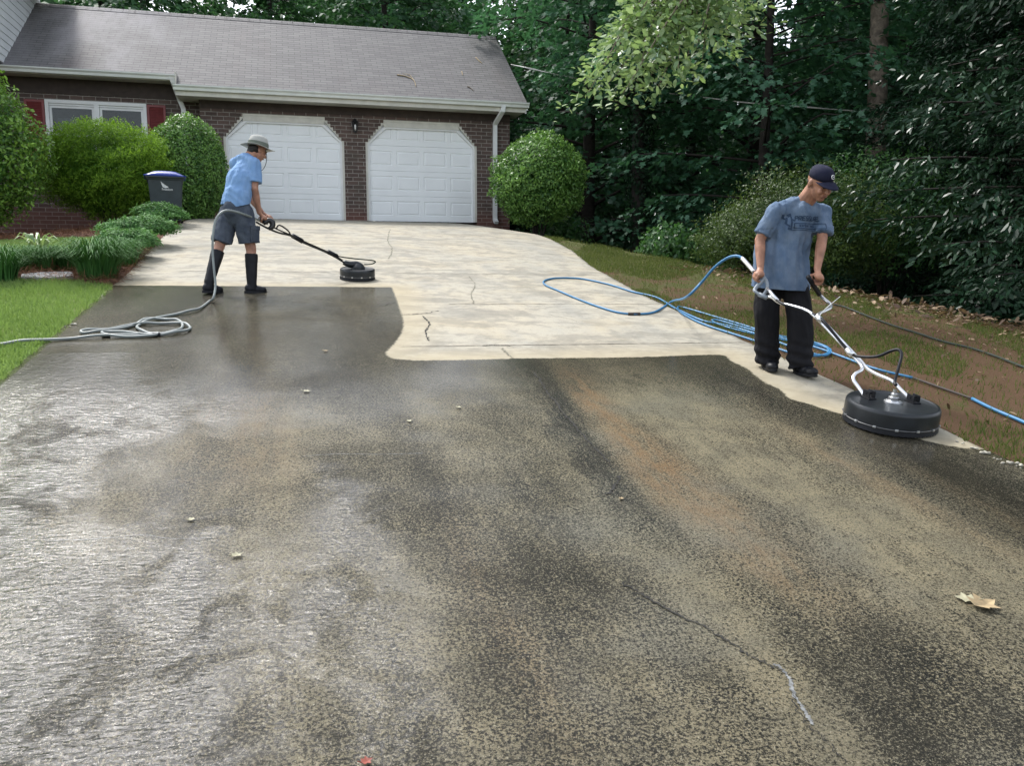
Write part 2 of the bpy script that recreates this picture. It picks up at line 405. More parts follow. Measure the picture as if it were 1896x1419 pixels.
darkb = np.clip(band(1.72, .16, 3.3, 7)*.9+band(3.75, .32, 2.0, 4.4)*1.2+band(1.15, .22, 2.8, 4.6)*.35+band(2.25, .14, 3.0, 5.2)*.4+band(1.75, .2, .5, 2.4)*.35+band(3.2, .3, 5.0, 6.6)*.5+band(.35, .3, 5.2, 7.6)*.4+band(-1.1, .35, 7.2, 9.8)*.3, 0, 1)
smooth_ = np.clip(sm(4.6, 6.8, Yd)*.8*(1-.3*sm(7, 8.5, Yd))+band(3.6, .5, 2, 5)*.9, 0, 1)
film = np.clip(.65*sm(-.5, -1.3, Xd+n2*.5)*(1-sm(6.95, 7.0, Yd))+sm(.65, -.8, Xd+n1*.9)*(1-sm(3.0, 5.2, Yd+n2))+.5*np.exp(-((Xd-.1-n1*.5)/.22)**2)*(1-sm(4.2, 5, Yd)), 0, 1)
film = np.maximum(film, np.exp(-((Xd+.47)/.16)**2-((Yd-5.5)/.35)**2))
V = np.stack([Xd, Yd, Zd], -1); nx = len(us); ny = len(ys)
# slab sides
lo = V.copy(); lo[..., 2] -= .14
ring = list(range(0, nx))+[j*nx+nx-1 for j in range(1, ny)]+[(ny-1)*nx+i for i in range(nx-2, -1, -1)]+[j*nx for j in range(ny-2, 0, -1)]
Vf = V.reshape(-1, 3); ringlo = lo.reshape(-1, 3)[ring]; nb = len(Vf); k = len(ring)
side = np.array([(ring[(i+1) % k], ring[i], nb+i, nb+(i+1) % k) for i in range(k)])
def ext(a): a = a.reshape(-1); return np.concatenate([a, a[ring]])
def drivemat():
    t = NT('driveway_concrete'); co = t.co(); sx = t.n('ShaderNodeSeparateXYZ'); t.l(co, sx.inputs[0])
    A = {k: t.attr(k) for k in ('cl', 'rust', 'tan', 'darkb', 'flatn', 'film')}
    e1 = t.noise(t.co('Object', (2.2, .5, 1)), 5, 6, .75); e2 = t.ramp(e1, .33, .60, .2, 1.05)
    for k in ('rust', 'tan', 'darkb'): A[k] = t.math('MULTIPLY', A[k], e2)
    wob = t.math('MULTIPLY', t.math('SUBTRACT', t.noise(co, 26, 4, .65), .5), .07)
    clean = t.ramp(t.math('ADD', A['cl'], wob), -.014, .014)
    st = t.co('Object', (1, .22, 1)); stn = t.noise(st, 2.2, 5, .6); big = t.noise(co, .9, 5, .6); mid = t.noise(co, 5, 5, .65)
    sp = t.noise(co, 86, 6, .8); sp2 = t.noise(co, 190, 3, .6); vo = t.n('ShaderNodeTexVoronoi'); vo.inputs['Scale'].default_value = 85; t.l(co, vo.inputs['Vector'])
    # worn, wet, dirty concrete
    cov = t.math('ADD', sp, t.math('MULTIPLY', t.math('SUBTRACT', stn, .5), .28))
    cov = t.math('ADD', cov, t.math('MULTIPLY', t.math('SUBTRACT', big, .5), .18))
    cov = t.math('ADD', cov, t.math('MULTIPLY', A['tan'], .10)); cov = t.math('SUBTRACT', cov, t.math('MULTIPLY', A['darkb'], .15))
    cov = t.math('SUBTRACT', t.math('ADD', cov, t.math('MULTIPLY', A['rust'], .10)), t.math('MULTIPLY_ADD', A['film'], .05, .004))
    top = t.mix(t.ramp(mid, .35, .7), (.30, .26, .165), (.195, .175, .118)); top = t.mix(t.math('MULTIPLY', A['rust'], .75), top, (.25, .135, .055))
    top = t.mix(t.ramp(big, .5, .7, 0, .6), top, (.22, .21, .16))
    dk = t.mix(t.ramp(mid, .3, .7), (.010, .011, .009), (.026, .024, .017))
    sharp = t.n('ShaderNodeMapRange'); sharp.clamp = True; t.l(cov, sharp.inputs[0])
    t.l(t.ramp(A['flatn'], 0, 1, .46, .40), sharp.inputs[1]); t.l(t.ramp(A['flatn'], 0, 1, .535, .74), sharp.inputs[2])
    mo = t.co('Object', (1.07, .93, 1)); s1 = t.noise(mo, 128, 4, .8); s2 = t.noise(t.co('Object', (.91, 1.1, 1)), 104, 4, .8)
    top = t.mix(t.ramp(sp2, .35, .7), t.mix(.45, top, (.05, .045, .03)), top)
    dirty = t.mix(sharp.outputs[0], dk, top)
    dirty = t.mix(t.math('MULTIPLY', t.ramp(s1, .57, .64), t.ramp(A['flatn'], 0, 1, .8, .45)), dirty, (.42, .385, .28))
    dirty = t.mix(t.math('MULTIPLY', t.ramp(s2, .56, .62), .85), dirty, (.009, .010, .009))
    dirty = t.mix(t.math('MULTIPLY', A['flatn'], .25), dirty, (.045, .036, .021))
    # washed, pale concrete
    cc = t.mix(t.ramp(big, .35, .65), (.35, .33, .27), (.39, .35, .265)); cc = t.mix(t.ramp(stn, .45, .7, 0, .6), cc, (.26, .258, .228))
    cc = t.mix(t.ramp(mid, .46, .62, 0, .6), cc, (.20, .19, .158)); cc = t.mix(t.ramp(sp, .56, .70, 0, .65), cc, (.17, .165, .14))
    yl = t.noise(co, 1.6, 4, .6, .4); cc = t.mix(t.ramp(yl, .52, .68, 0, .22), cc, (.36, .29, .165))
    dmp = t.noise(t.co('Object', (.7, 1.4, 1)), 1.3, 6, .7, 1.); cc = t.mix(t.ramp(dmp, .48, .60, 0, .55), cc, (.175, .165, .135))
    pit = t.noise(co, 34, 5, .8); cc = t.mix(t.ramp(pit, .56, .66, 0, .5), cc, (.13, .125, .105))
    fresh = t.ramp(A['cl'], .0, .5, .55, 0); cc = t.mix(fresh, cc, (.34, .285, .175))
    c = t.mix(clean, dirty, cc); t.l(c, t.b.inputs['Base Color'])
    wet = t.math('SUBTRACT', 1., clean)
    fb = t.noise(t.co('Object', (1, .8, 1)), 3.2, 6, .7, .8); fm = t.math('MULTIPLY', A['film'], t.ramp(fb, .40, .60, .15, 1.))
    t.l(t.ramp(clean, 0, 1, .7, .8), t.b.inputs['Roughness'])
    t.l(t.ramp(clean, 0, 1, .04, .35), t.b.inputs['Specular IOR Level'])
    t.l(t.math('MULTIPLY', wet, t.ramp(t.math('ADD', big, t.math('ADD', t.math('MULTIPLY', fm, .6), t.math('MULTIPLY', A['flatn'], .3))), .4, .8, .25, 1.)), t.b.inputs['Coat Weight'])
    t.l(t.ramp(A['film'], 0, 1, .07, .05), t.b.inputs['Coat Roughness']); t.l(t.ramp(fm, 0, 1, 1.38, 1.47), t.b.inputs['Coat IOR'])
    h = t.math('ADD', t.math('MULTIPLY', sp, 1.), t.math('MULTIPLY', sp2, .35))
    hs = t.math('ADD', t.math('MULTIPLY', wet, .75), .25)
    n_ = t.bump(h, hs, .011); t.l(n_, t.b.inputs['Normal'])
    rp = t.noise(t.co('Object', (.8, 2.3, 1)), 23, 3, .5, .6)
    hc = t.math('ADD', t.math('MULTIPLY', sp, .22), t.math('MULTIPLY', rp, t.ramp(A['film'], 0, 1, .3, 1.35)))
    t.l(t.bump(hc, t.ramp(A['flatn'], 0, 1, 1., .22), .008), t.b.inputs['Coat Normal'])
    return t.m
M['drive'] = drivemat()
drive = mesh_np('driveway', np.concatenate([Vf, ringlo]), [grid(nx, ny), side], M['drive'], smooth=False,
                attrs=dict(cl=ext(cl), rust=ext(rust), tan=ext(tan), darkb=ext(darkb), flatn=ext(smooth_), film=ext(film)))
drive.data.polygons.foreach_set('use_smooth', [True]*len(grid(nx, ny))+[False]*k); tag(drive, kind='structure')
def ribbon(name, pts, wd, mat, seed=0, jit=.010, off=.004, n=22, px=True, par=None, vary=True):
    rn = random.Random(seed); P = [at(*p) if px else Vector((p[0], p[1], 0)) for p in pts]; P, _ = cat(P, 1, n)
    vs = []; m = len(P); wv = 0.
    for i, p in enumerate(P):
        t_ = (P[min(i+1, m-1)]-P[max(i-1, 0)]); t_.z = 0; t_.normalize(); s_ = Vector((-t_.y, t_.x, 0))
        wv = .6*wv+rn.gauss(0, jit)*.5; q = p+s_*wv; ww = wd*(rn.uniform(.3, 1.5) if vary else 1)*(.3 if i in (0, m-1) else 1)
        for e in (-1, 1):
            v = q+s_*e*ww; vs.append((v.x, v.y, g(v.x, v.y)+off))
    f = np.array([(2*i, 2*i+2, 2*i+3, 2*i+1) for i in range(m-1)])
    return mesh_np(name, vs, f, mat, par or drive)
M['crack'] = flat('crack_dark', (.018, .017, .014), .9, var=.3); M['joint'] = flat('joint_dirt', (.21, .19, .15), .9, var=.4, vscale=12)
M['lime'] = flat('lime_residue', (.17, .175, .17), .6, var=.5, vscale=30); M['crackl'] = flat('crack_soft', (.17, .16, .12), .9, var=.4)
for i, (pts, wd) in enumerate([([(990, 690), (1018, 735), (1062, 785), (1092, 822), (1128, 858)], .005), ([(1146, 882), (1140, 898), (1124, 918)], .007),
    ([(1150, 1080), (1200, 1108), (1270, 1148), (1340, 1185), (1400, 1222), (1450, 1245)], .0045), ([(1466, 1285), (1490, 1335), (1530, 1378), (1575, 1425)], .002),
    ([(782, 586), (795, 600), (788, 614), (792, 632)], .007), ([(744, 583), (780, 582), (812, 576)], .007), ([(893, 641), (920, 640), (945, 641)], .009), ([(700, 568), (730, 560)], .006)]):
    ribbon('crack', pts, wd, M['crack'], i)
for i, (pts, wd) in enumerate([([(868, 512), (880, 530), (872, 545), (878, 562)], .006), ([(722, 425), (718, 445), (726, 462), (720, 480)], .008), ([(930, 645), (938, 655), (950, 664)], .006), ([(1072, 598), (1050, 590), (1010, 582)], .003)]):
    ribbon('crack', pts, wd, M['crackl'], 20+i)
ribbon('crack', [(1432, 1232), (1446, 1240), (1462, 1260), (1468, 1285), (1490, 1320), (1505, 1345)], .006, M['lime'], 5, .0035, n=30)
ribbon('crack', [(90, 1004), (180, 1000), (260, 993), (320, 1000), (392, 998)], .0018, M['lime'], 6, .003, n=30); ribbon('crack', [(560, 846), (632, 842), (700, 843), (785, 841)], .002, M['lime'], 7, .003, n=30)
for i, (y_, a, b, wd) in enumerate([(7.02, .85, 4.1, .008), (8.93, 1.6, 4.1, .007), (11.1, -1.95, 4.15, .007), (13.35, -2.0, 4.5, .007), (15.9, -2.1, 4.9, .006), (18.6, -2.15, 4.9, .006)]):
    ribbon('control_joint', [(a+(b-a)*q/6, y_) for q in range(7)], wd, M['joint'], 40+i, .003, px=False)

# ------------------------------------------------------------------ verge sheets
def sheet(name, bbox, step, fn, off, mat, parent=None):
    x0, x1, y0, y1 = bbox; xs = np.arange(x0, x1+1e-6, step); ys_ = np.arange(y0, y1+1e-6, step)
    X, Y = np.meshgrid(xs, ys_); Z = gz(X, Y)+off
    f = grid(len(xs), len(ys_)); cx = X.ravel()[f].mean(1); cy = Y.ravel()[f].mean(1); f = f[fn(cx, cy)]
    u, inv = np.unique(f, return_inverse=True)
    o = mesh_np(name, np.stack([X.ravel(), Y.ravel(), Z.ravel()], -1)[u], inv.reshape(-1, 4), mat, parent, smooth=True)
    return tag(o, kind='structure')
def lawnmat(name, c0, c1, dirt, amt, lo=.45, hi=.62):
    t = NT(name); co = t.co(); a = t.noise(co, 2.2, 6, .65); b = t.noise(co, 60, 4, .7); cc = t.noise(co, 300, 2)
    c = t.mix(t.ramp(b, .3, .7), c0, c1)
    if amt > .6:
        sy = t.n('ShaderNodeSeparateXYZ'); t.l(co, sy.inputs[0]); a = t.math('ADD', a, t.ramp(sy.outputs[1], 6, 14, .17, -.10))
    c = t.mix(t.math('MULTIPLY', t.ramp(a, lo, hi), amt), c, dirt)
    c = t.mix(.4, c, t.mix(cc, (0, 0, 0), (1, 1, 1)), 'OVERLAY'); t.l(c, t.b.inputs['Base Color']); t.b.inputs['Roughness'].default_value = .9; t.b.inputs['Specular IOR Level'].default_value = .1
    t.l(t.bump(b, 1, .03), t.b.inputs['Normal']); return t.m
bed_edge = lambda x: np.interp(x, [-9, -4.5, -3.1, -2.4, -1.96], [10.9, 10.6, 10.42, 10.3, 10.02])
L1 = lambda x, y: (x < xl(y)+.03) & (y < bed_edge(x))
lawn = sheet('lawn', (-16, -1.8, -6, 11.2), .05, L1, -.007, lawnmat('lawn', (.115, .20, .04), (.22, .33, .09), (.27, .28, .12), .5))
l2 = [(-9.5, 12.7), (-4.9, 12.35), (-3.5, 12.3), (-2.75, 12.45), (-2.75, 14.3), (-3.3, 15.2), (-4.3, 15.4), (-6, 15.0), (-9.5, 14.6)]
sheet('lawn', (-9.6, -2.7, 12.2, 15.5), .1, lambda x, y: inpoly(x, y, l2), .012, lawn.data.materials[0])
def mulchmat():
    t = NT('pine_straw_mulch'); co = t.co('Object', (1, 1, 1)); a = t.noise(co, 45, 5, .7, 2.); b = t.noise(co, 3, 4)
    c = t.mix(t.ramp(a, .35, .7), (.045, .018, .012), (.25, .12, .07)); c = t.mix(t.ramp(b, .45, .7, 0, .5), c, (.06, .03, .022)); t.l(c, t.b.inputs['Base Color'])
    t.b.inputs['Roughness'].default_value = .95; t.l(t.bump(a, 1, .02), t.b.inputs['Normal']); return t.m
sheet('mulch_bed', (-10, -1.8, 9.9, 21.7), .1, lambda x, y: (x < xl(y)+.03) & (y > bed_edge(x)-.05), -.010, mulchmat())
sheet('mulch_bed', (4.9, 6.6, 17.4, 21.4), .1, lambda x, y: (x > xr(y)+.03), .012, bpy.data.materials['pine_straw_mulch'])
bank = sheet('grass_bank', (3.9, 13, -4, 17), .1, lambda x, y: (x > xr(y)-.08) & ((x-5.2)*.9+(y-15.5)*.435 < .4+np.sin(x*2)*.15), -.007,
      lawnmat('bank', (.065, .085, .024), (.125, .12, .05), (.125, .072, .045), .9, .40, .62))
def pavermesh(name, px_, mat, h=.05):
    P = [at(*p) for p in px_]; m = MB(); n = len(P)
    vs = [(p.x, p.y, g(p.x, p.y)+h) for p in P]+[(p.x, p.y, g(p.x, p.y)-.05) for p in P]
    m.add(vs, [tuple(range(n)), tuple(range(2*n-1, n-1, -1))]+[(i, i+n, (i+1) % n+n, (i+1) % n) for i in range(n)]); return m.build(name, mat, None, bevel=.008)
tag(pavermesh('stepping_stone', [(38, 518), (88, 519), (137, 515), (133, 507), (80, 508), (40, 512)], M['paver'], .03), 'long pale grey stepping stone lying in the pine straw below the grass row', 'stepping stone')

# ------------------------------------------------------------------ house
D = 21.24; Z0 = 2.914; SL = .716; YE = 20.74; ZE = 5.83; YR = 24.19; ZR = ZE+SL*(YR-YE); XR = 5.75; XW = 5.42
house = wempty('brick_house', (0, D, Z0), 0, 'dark brick house with grey shingle roof, white gutters and a double garage', 'house')
DX = [-1.577, 1.736]; DW = 2.849; HS = 1.899; HT = 2.47; CH = .50
wallm = MB()
def stepped(x0, flip):                 # brick steps following the chamfered corner
    n = 6; pts = []
    for i in range(n+1):
        f = i/n; xx = x0+CH*f; zz = Z0+HS+(HT-HS)*f
        if i > 0: pts.append((xx if not flip else 2*x0-xx, z_prev))
        z_prev = zz
        pts.append((xx if not flip else 2*x0-xx, zz))
    return pts
ZT = 5.60; e = .025
YB = D+.22
wallm.prism([(-2.05, Z0-.6), (DX[0]+e, Z0-.6), (DX[0]+e, Z0+HS), (DX[0]+e, ZT), (-2.05, ZT)], D, YB)
wallm.prism([(DX[0]+DW-e, Z0-.6), (DX[1]+e, Z0-.6), (DX[1]+e, ZT), (DX[0]+DW-e, ZT)], D, YB)
wallm.prism([(DX[1]+DW-e, Z0-.8), (XW, Z0-.8), (XW, ZT), (DX[1]+DW-e, ZT)], D, YB)
for x0 in DX:
    wallm.prism([(x0+e, Z0+HT-e), (x0+DW-e, Z0+HT-e), (x0+DW-e, ZT), (x0+e, ZT)], D, YB)
    for fl in (0, 1):
        xa = x0+e if not fl else x0+DW-e; sgn = 1 if not fl else -1; n = 7
        for i in range(n):             # courses
            za = Z0+HS+(HT-e-HS)*i/n; zb = Z0+HS+(HT-e-HS)*(i+1)/n; xx = xa+sgn*(CH-.03)*(i+1)/n*.95
            wallm.prism([(min(xa, xx), za), (max(xa, xx), za), (max(xa, xx), zb), (min(xa, xx), zb)], D, YB)
wallm.prismx([(D+.22, Z0-1.5), (27.6, Z0-1.5), (27.6, ZT), (YR, ZR-.15), (D+.22, ZT+.3)], XW-.22, XW)
wallm.prismx([(YB, Z0-.8), (21.62, Z0-.8), (21.62, ZT+.2), (YB, ZT)], -2.05, -1.85)
# left wing wall with a window hole
YL = 21.62; WX0, WX1, WZ0, WZ1 = -5.41, -3.26, 4.0, 5.53
for a, b, c_, d_ in ((-12, WX0, 1.5, 5.98), (WX1, -1.9, 1.5, 5.98), (WX0, WX1, 1.5, WZ0), (WX0, WX1, WZ1, 5.98)):
    wallm.prism([(a, c_), (b, c_), (b, d_), (a, d_)], YL, YL+.22)
wallm.build('wall', M['brick'], house)
fr = MB(); fr.box((-2.06, D-.02, 5.43), (XW+.01, D-.002, 5.62)); fr.box((-9, YL-.02, 5.66), (-2.3, YL-.002, 6.0)); fr.build('eave_shade_strip', M['eave_shade'], house)  # thin dark strips: eave shadow put in as colour along the wall tops
# doors and trims
def octo(x0, ins, top=0.):
    return [(x0+ins, Z0-.01), (x0+DW-ins, Z0-.01), (x0+DW-ins, Z0+HS-ins*.3), (x0+DW-CH-ins*.4, Z0+HT-ins-top), (x0+CH+ins*.4, Z0+HT-ins-top), (x0+ins, Z0+HS-ins*.3)]
def frame(name, outer, inner, y0, y1, mat, par):
    m = MB(); n = len(outer)
    for i in range(n):
        if i == 0: continue
        j = (i+1) % n; m.prism([outer[i], outer[j], inner[j], inner[i]], y0, y1)
    return m.build(name, mat, par)
for di, x0 in enumerate(DX):
    gd = MB(); W_ = DW-.12; xa = x0+.06; H_ = 2.45; nc, nr = 4, 4
    cols = [xa+W_*i/nc for i in range(nc+1)]; rows = [Z0+H_*i/nr for i in range(nr+1)]
    yf = D+.10
    for r_ in range(nr):
        for c_ in range(nc):
            a, b, z1, z2 = cols[c_], cols[c_+1], rows[r_], rows[r_+1]
            px0, px1 = a+.05+(.03 if c_ == 0 else 0), b-.05-(.03 if c_ == 3 else 0); pz0, pz1 = z1+.13, z2-.125
            gp_ = .004
            o_ = [(a, yf, z1+gp_), (b, yf, z1+gp_), (b, yf, z2-gp_), (a, yf, z2-gp_)]
            def rect(i, y): return [(px0+i, y, pz0+i), (px1-i, y, pz0+i), (px1-i, y, pz1-i), (px0+i, y, pz1-i)]
            loops = [o_, rect(0, yf), rect(.012, yf+.012), rect(.03, yf+.012), rect(.05, yf+.001)]
            vs = [v for lp in loops for v in lp]; fs = []
            for q in range(4):
                for s_ in range(4): fs.append((q*4+s_, q*4+(s_+1) % 4, q*4+4+(s_+1) % 4, q*4+4+s_))
            fs.append((16, 17, 18, 19)); gd.add(vs, fs)
        if r_: gd.add([(xa, yf, rows[r_]-gp_), (xa+W_, yf, rows[r_]-gp_), (xa+W_, yf+.014, rows[r_]), (xa, yf+.014, rows[r_]), (xa+W_, yf, rows[r_]+gp_), (xa, yf, rows[r_]+gp_)], [(0, 1, 2, 3), (3, 2, 4, 5)])
    gd.box((xa, yf+.02, Z0-.0), (xa+W_, yf+.05, Z0+H_)); gd.box((xa, yf-.004, Z0-.012), (xa+W_, yf+.019, Z0+.003))
    gdo = gd.build('garage_door', M['door'], house)
    tag(gdo, ['white panelled garage door, the one behind the man in the sun hat', 'white panelled garage door beside the round shrub'][di])
    frame('door_trim', octo(x0, 0), octo(x0, .075), D+.02, D+.09, M['cream'], house)
    frame('door_trim', octo(x0, .07, .09), octo(x0, .12, .11), D+.05, D+.10, M['white'], house)
    hb = MB(); hb.box((x0+CH-.02, D+.03, Z0+HT-.19), (x0+DW-CH+.02, D+.088, Z0+HT-.065)); hb.build('door_header', M['cream'], house)
# roof: one plane, eave stepping back over the left wing
def zr(y): return ZE+SL*(y-YE)
rf = MB(); th = .10
YE2 = 21.15; ZE2 = zr(YE2)
rf.prismx([(YE-.03, zr(YE-.03)), (YR, ZR), (YR+3.6, ZR-SL*3.6), (YR+3.6, ZR-SL*3.6-th), (YR, ZR-th), (YE-.03, zr(YE-.03)-th)], -2.50, XR)
rf.prismx([(YE2-.03, zr(YE2-.03)), (YR, ZR), (YR+3.6, ZR-SL*3.6), (YR+3.6, ZR-SL*3.6-th), (YR, ZR-th), (YE2-.03, zr(YE2-.03)-th)], -14, -2.501)
roof = rf.build('roof', M['shingle'], house)
cap_ = MB()
for i in range(62):
    x_ = XR-.28*i
    cap_.prismx([(YR-.15, ZR-.15*SL+.012), (YR, ZR+.02), (YR+.15, ZR-.15*SL+.012), (YR+.15, ZR-.15*SL-.01), (YR, ZR-.01), (YR-.15, ZR-.15*SL-.01)], x_-.30, x_-.002)
cap_.build('ridge_cap', M['shingle'], roof)
rk = MB(); rk.prismx([(YE+.01, zr(YE+.01)-th-.002), (YR, ZR-th-.002), (YR+3.6, ZR-SL*3.6-th-.002), (YR+3.6, ZR-SL*3.6-th-.19), (YR, ZR-th-.19), (YE+.01, zr(YE+.01)-th-.16)], XR-.06, XR-.02)
rk.build('rake_board', M['white'], house)
sf = MB(); sf.box((-2.5, YE+.03, 5.615), (XR-.06, D+.0, 5.635)); sf.box((-12, YE2+.03, 6.0), (-2.505, YL, 6.02)); sf.box((XW+.002, D, 5.615), (XR-.07, D+.5, 5.635)); sf.box((-2.5, D+.001, 5.615), (-2.07, D+.4, 5.635)); sf.build('soffit', M['soffit'], house)
fa = MB(); fa.box((-2.5, YE+.005, 5.60), (XR-.03, YE+.028, 5.775)); fa.box((-12, YE2+.005, 5.985), (-2.505, YE2+.028, 6.07)); fa.box((-2.502, YE+.03, 5.60), (-2.48, YL, 6.12)); fa.build('fascia', M['cream'], house)
def gutter(x0, x1, ye, zt):
    pf = [(ye, zt), (ye-.005, zt-.115), (ye-.075, zt-.115), (ye-.085, zt-.06), (ye-.12, zt-.025), (ye-.12, zt), (ye-.108, zt), (ye-.108, zt-.02), (ye-.075, zt-.055), (ye-.065, zt-.10), (ye-.015, zt-.10), (ye-.012, zt)]
    m = MB(); m.prismx(pf, x0, x1)
    for xx in (x0-.004, x1): m.prismx([pf[i] for i in (0, 1, 2, 3, 4, 5)], xx, xx+.004)
    return m.build('gutter', M['gutter'], house)
gutter(-2.53, XR+.02, YE-.0, ZE-.01); gutter(-12, -2.535, YE2-.0, ZE2-.01)
def downspout(pts, w_=.085, d_=.06):
    m = MB()
    for (a, b) in zip(pts[:-1], pts[1:]):
        a = Vector(a); b = Vector(b); L = (b-a).length; q = (b-a).to_track_quat('Z', 'Y').to_matrix().to_4x4()
        # keep the broad side facing the yard
        z_ = (b-a).normalized(); x_ = Vector((1, 0, 0)); x_ = (x_-z_*x_.dot(z_)).normalized(); y_ = z_.cross(x_)
        Mx = Matrix(((x_.x, y_.x, z_.x, a.x), (x_.y, y_.y, z_.y, a.y), (x_.z, y_.z, z_.z, a.z), (0, 0, 0, 1)))
        m.box((-w_/2, -d_/2, -.012), (w_/2, d_/2, L+.012), Mx)
        for s_ in (-1, 0, 1): m.box((s_*.025-.005, -d_/2-.005, 0), (s_*.025+.005, -d_/2+.001, L), Mx)
    return m.build('downspout', M['white'], house)
downspout([(5.12, YE-.06, 5.73), (5.10, YE-.05, 5.60), (5.02, D-.06, 5.36), (5.02, D-.05, 2.98), (5.03, D-.16, 2.90)], .105, .075)
downspout([(-2.62, YE2-.06, 6.08), (-2.58, YE2-.02, 5.95), (-2.50, YL-.10, 5.62), (-2.44, YL-.06, 5.45), (-2.44, YL-.06, 2.6)], .10, .075)
# lantern between the doors
lx, ly = 1.51, D
ln = MB(); ln.box((lx-.05, ly-.02, 5.10), (lx+.05, ly-.001, 5.30)); ln.tube([(lx, ly-.01, 5.26), (lx, ly-.10, 5.33), (lx, ly-.15, 5.30)], .012, 8, True, 4)
ln.lathe([(.0, 5.33), (.03, 5.31), (.09, 5.24), (.085, 5.235), (0, 5.235)], Matrix.Translation((lx, ly-.15, 0)), 6)
for a in range(6): t_ = a*math.pi/3; ln.tube([(lx+.075*math.cos(t_), ly-.15+.075*math.sin(t_), 5.24), (lx+.045*math.cos(t_), ly-.15+.045*math.sin(t_), 5.03)], .008, 6)
ln.lathe([(0, 4.96), (.02, 4.98), (.05, 5.02), (.05, 5.035), (0, 5.035)], Matrix.Translation((lx, ly-.15, 0)), 6)
lm = ln.build('wall_lantern', M['black'], house)
gl = MB(); gl.lathe([(0, 5.05), (.03, 5.06), (.036, 5.12), (.02, 5.18), (0, 5.2)], Matrix.Translation((lx, ly-.15, 0)), 12); gl.build('bulb', M['glass_lamp'], lm, smooth=True)
# window
wf = MB()
def rectframe(m, x0, x1, z0, z1, w_, y0, y1):
    m.box((x0, y0, z0), (x0+w_, y1, z1)); m.box((x1-w_, y0, z0), (x1, y1, z1)); m.box((x0+w_+.0, y0, z1-w_), (x1-w_, y1, z1)); m.box((x0+w_, y0, z0), (x1-w_, y1, z0+w_))
rectframe(wf, WX0, WX1, WZ0, WZ1, .075, YL-.02, YL+.08); xm = (WX0+WX1)/2; wf.box((xm-.055, YL-.018, WZ0+.075), (xm+.055, YL+.08, WZ1-.075))
wf.box((WX0+.075, YL+.01, WZ1-.12), (xm-.055, YL+.08, WZ1-.076)); wf.box((xm+.055, YL+.01, WZ1-.12), (WX1-.075, YL+.08, WZ1-.076))
wn = wf.build('window', M['white'], house)
def glassmat():
    t = NT('window_glass'); g1 = t.n('ShaderNodeBsdfGlossy'); g1.inputs['Roughness'].default_value = .02; tr = t.n('ShaderNodeBsdfTransparent'); tr.inputs[0].default_value = (.8, .85, .85, 1)
    fr_ = t.n('ShaderNodeFresnel'); fr_.inputs[0].default_value = 1.6; mx = t.n('ShaderNodeMixShader'); t.l(t.math('MULTIPLY', fr_.outputs[0], .6), mx.inputs[0]); t.l(tr.outputs[0], mx.inputs[1]); t.l(g1.outputs[0], mx.inputs[2]); t.l(mx.outputs[0], t.out.inputs[0]); return t.m
M['glass'] = glassmat(); M['dark_room'] = flat('dark_room', (.02, .022, .025), .9); M['curtain'] = flat('curtain', (.06, .07, .085), .9)
for a, b in ((WX0+.075, xm-.055), (xm+.055, WX1-.075)):
    s_ = MB(); rectframe(s_, a+.004, b-.004, 4.74, WZ1-.124, .05, YL+.03, YL+.06); rectframe(s_, a+.004, b-.004, WZ0+.08, 4.78, .05, YL+.065, YL+.09); s_.build('sash', M['white'], wn)
    p_ = MB(); p_.box((a+.05, YL+.043, 4.79), (b-.05, YL+.047, WZ1-.17)); p_.box((a+.05, YL+.076, WZ0+.13), (b-.05, YL+.080, 4.735)); p_.build('pane', M['glass'], wn)
rm = MB(); rm.box((WX0-.5, YL+1.6, WZ0-.3), (WX1+.5, YL+1.65, WZ1+.4)); rm.box((WX0-.5, YL+.23, WZ0-.3), (WX0-.45, YL+1.6, WZ1+.4)); rm.box((WX1+.45, YL+.23, WZ0-.3), (WX1+.5, YL+1.6, WZ1+.4)); rm.box((WX0-.5, YL+.23, WZ0-.35), (WX1+.5, YL+1.6, WZ0-.3)); rm.box((WX0-.5, YL+.23, WZ1+.3), (WX1+.5, YL+1.6, WZ1+.35)); rm.build('room', M['dark_room'], wn)
cu = MB(); cu.box((WX0+.17, YL+.30, WZ0), (-4.72, YL+.32, 5.18)); cu.box((-4.62, YL+.30, WZ0), (xm-.06, YL+.32, 5.15)); cu.box((xm+.35, YL+.30, WZ0), (WX1-.1, YL+.32, 4.9)); cu.build('curtain', M['curtain'], wn)
for a, b in ((WX0-.42, WX0-.01), (WX1+.01, WX1+.42)):
    s_ = MB(); rectframe(s_, a, b, WZ0, WZ1-.02, .05, YL-.035, YL-.001); s_.box((a+.05, YL-.034, 4.70), (b-.05, YL-.002, 4.77))
    z_ = WZ0+.06
    while z_ < WZ1-.09:
        if not 4.66 < z_ < 4.77: s_.add([(a+.05, YL-.03, z_), (b-.05, YL-.03, z_), (b-.05, YL-.008, z_+.034), (a+.05, YL-.008, z_+.034)], [(0, 1, 2, 3)])
        z_ += .038
    s_.box((a+.05, YL-.006, WZ0+.05), (b-.05, YL-.002, WZ1-.07)); s_.build('shutter', M['red'], house)
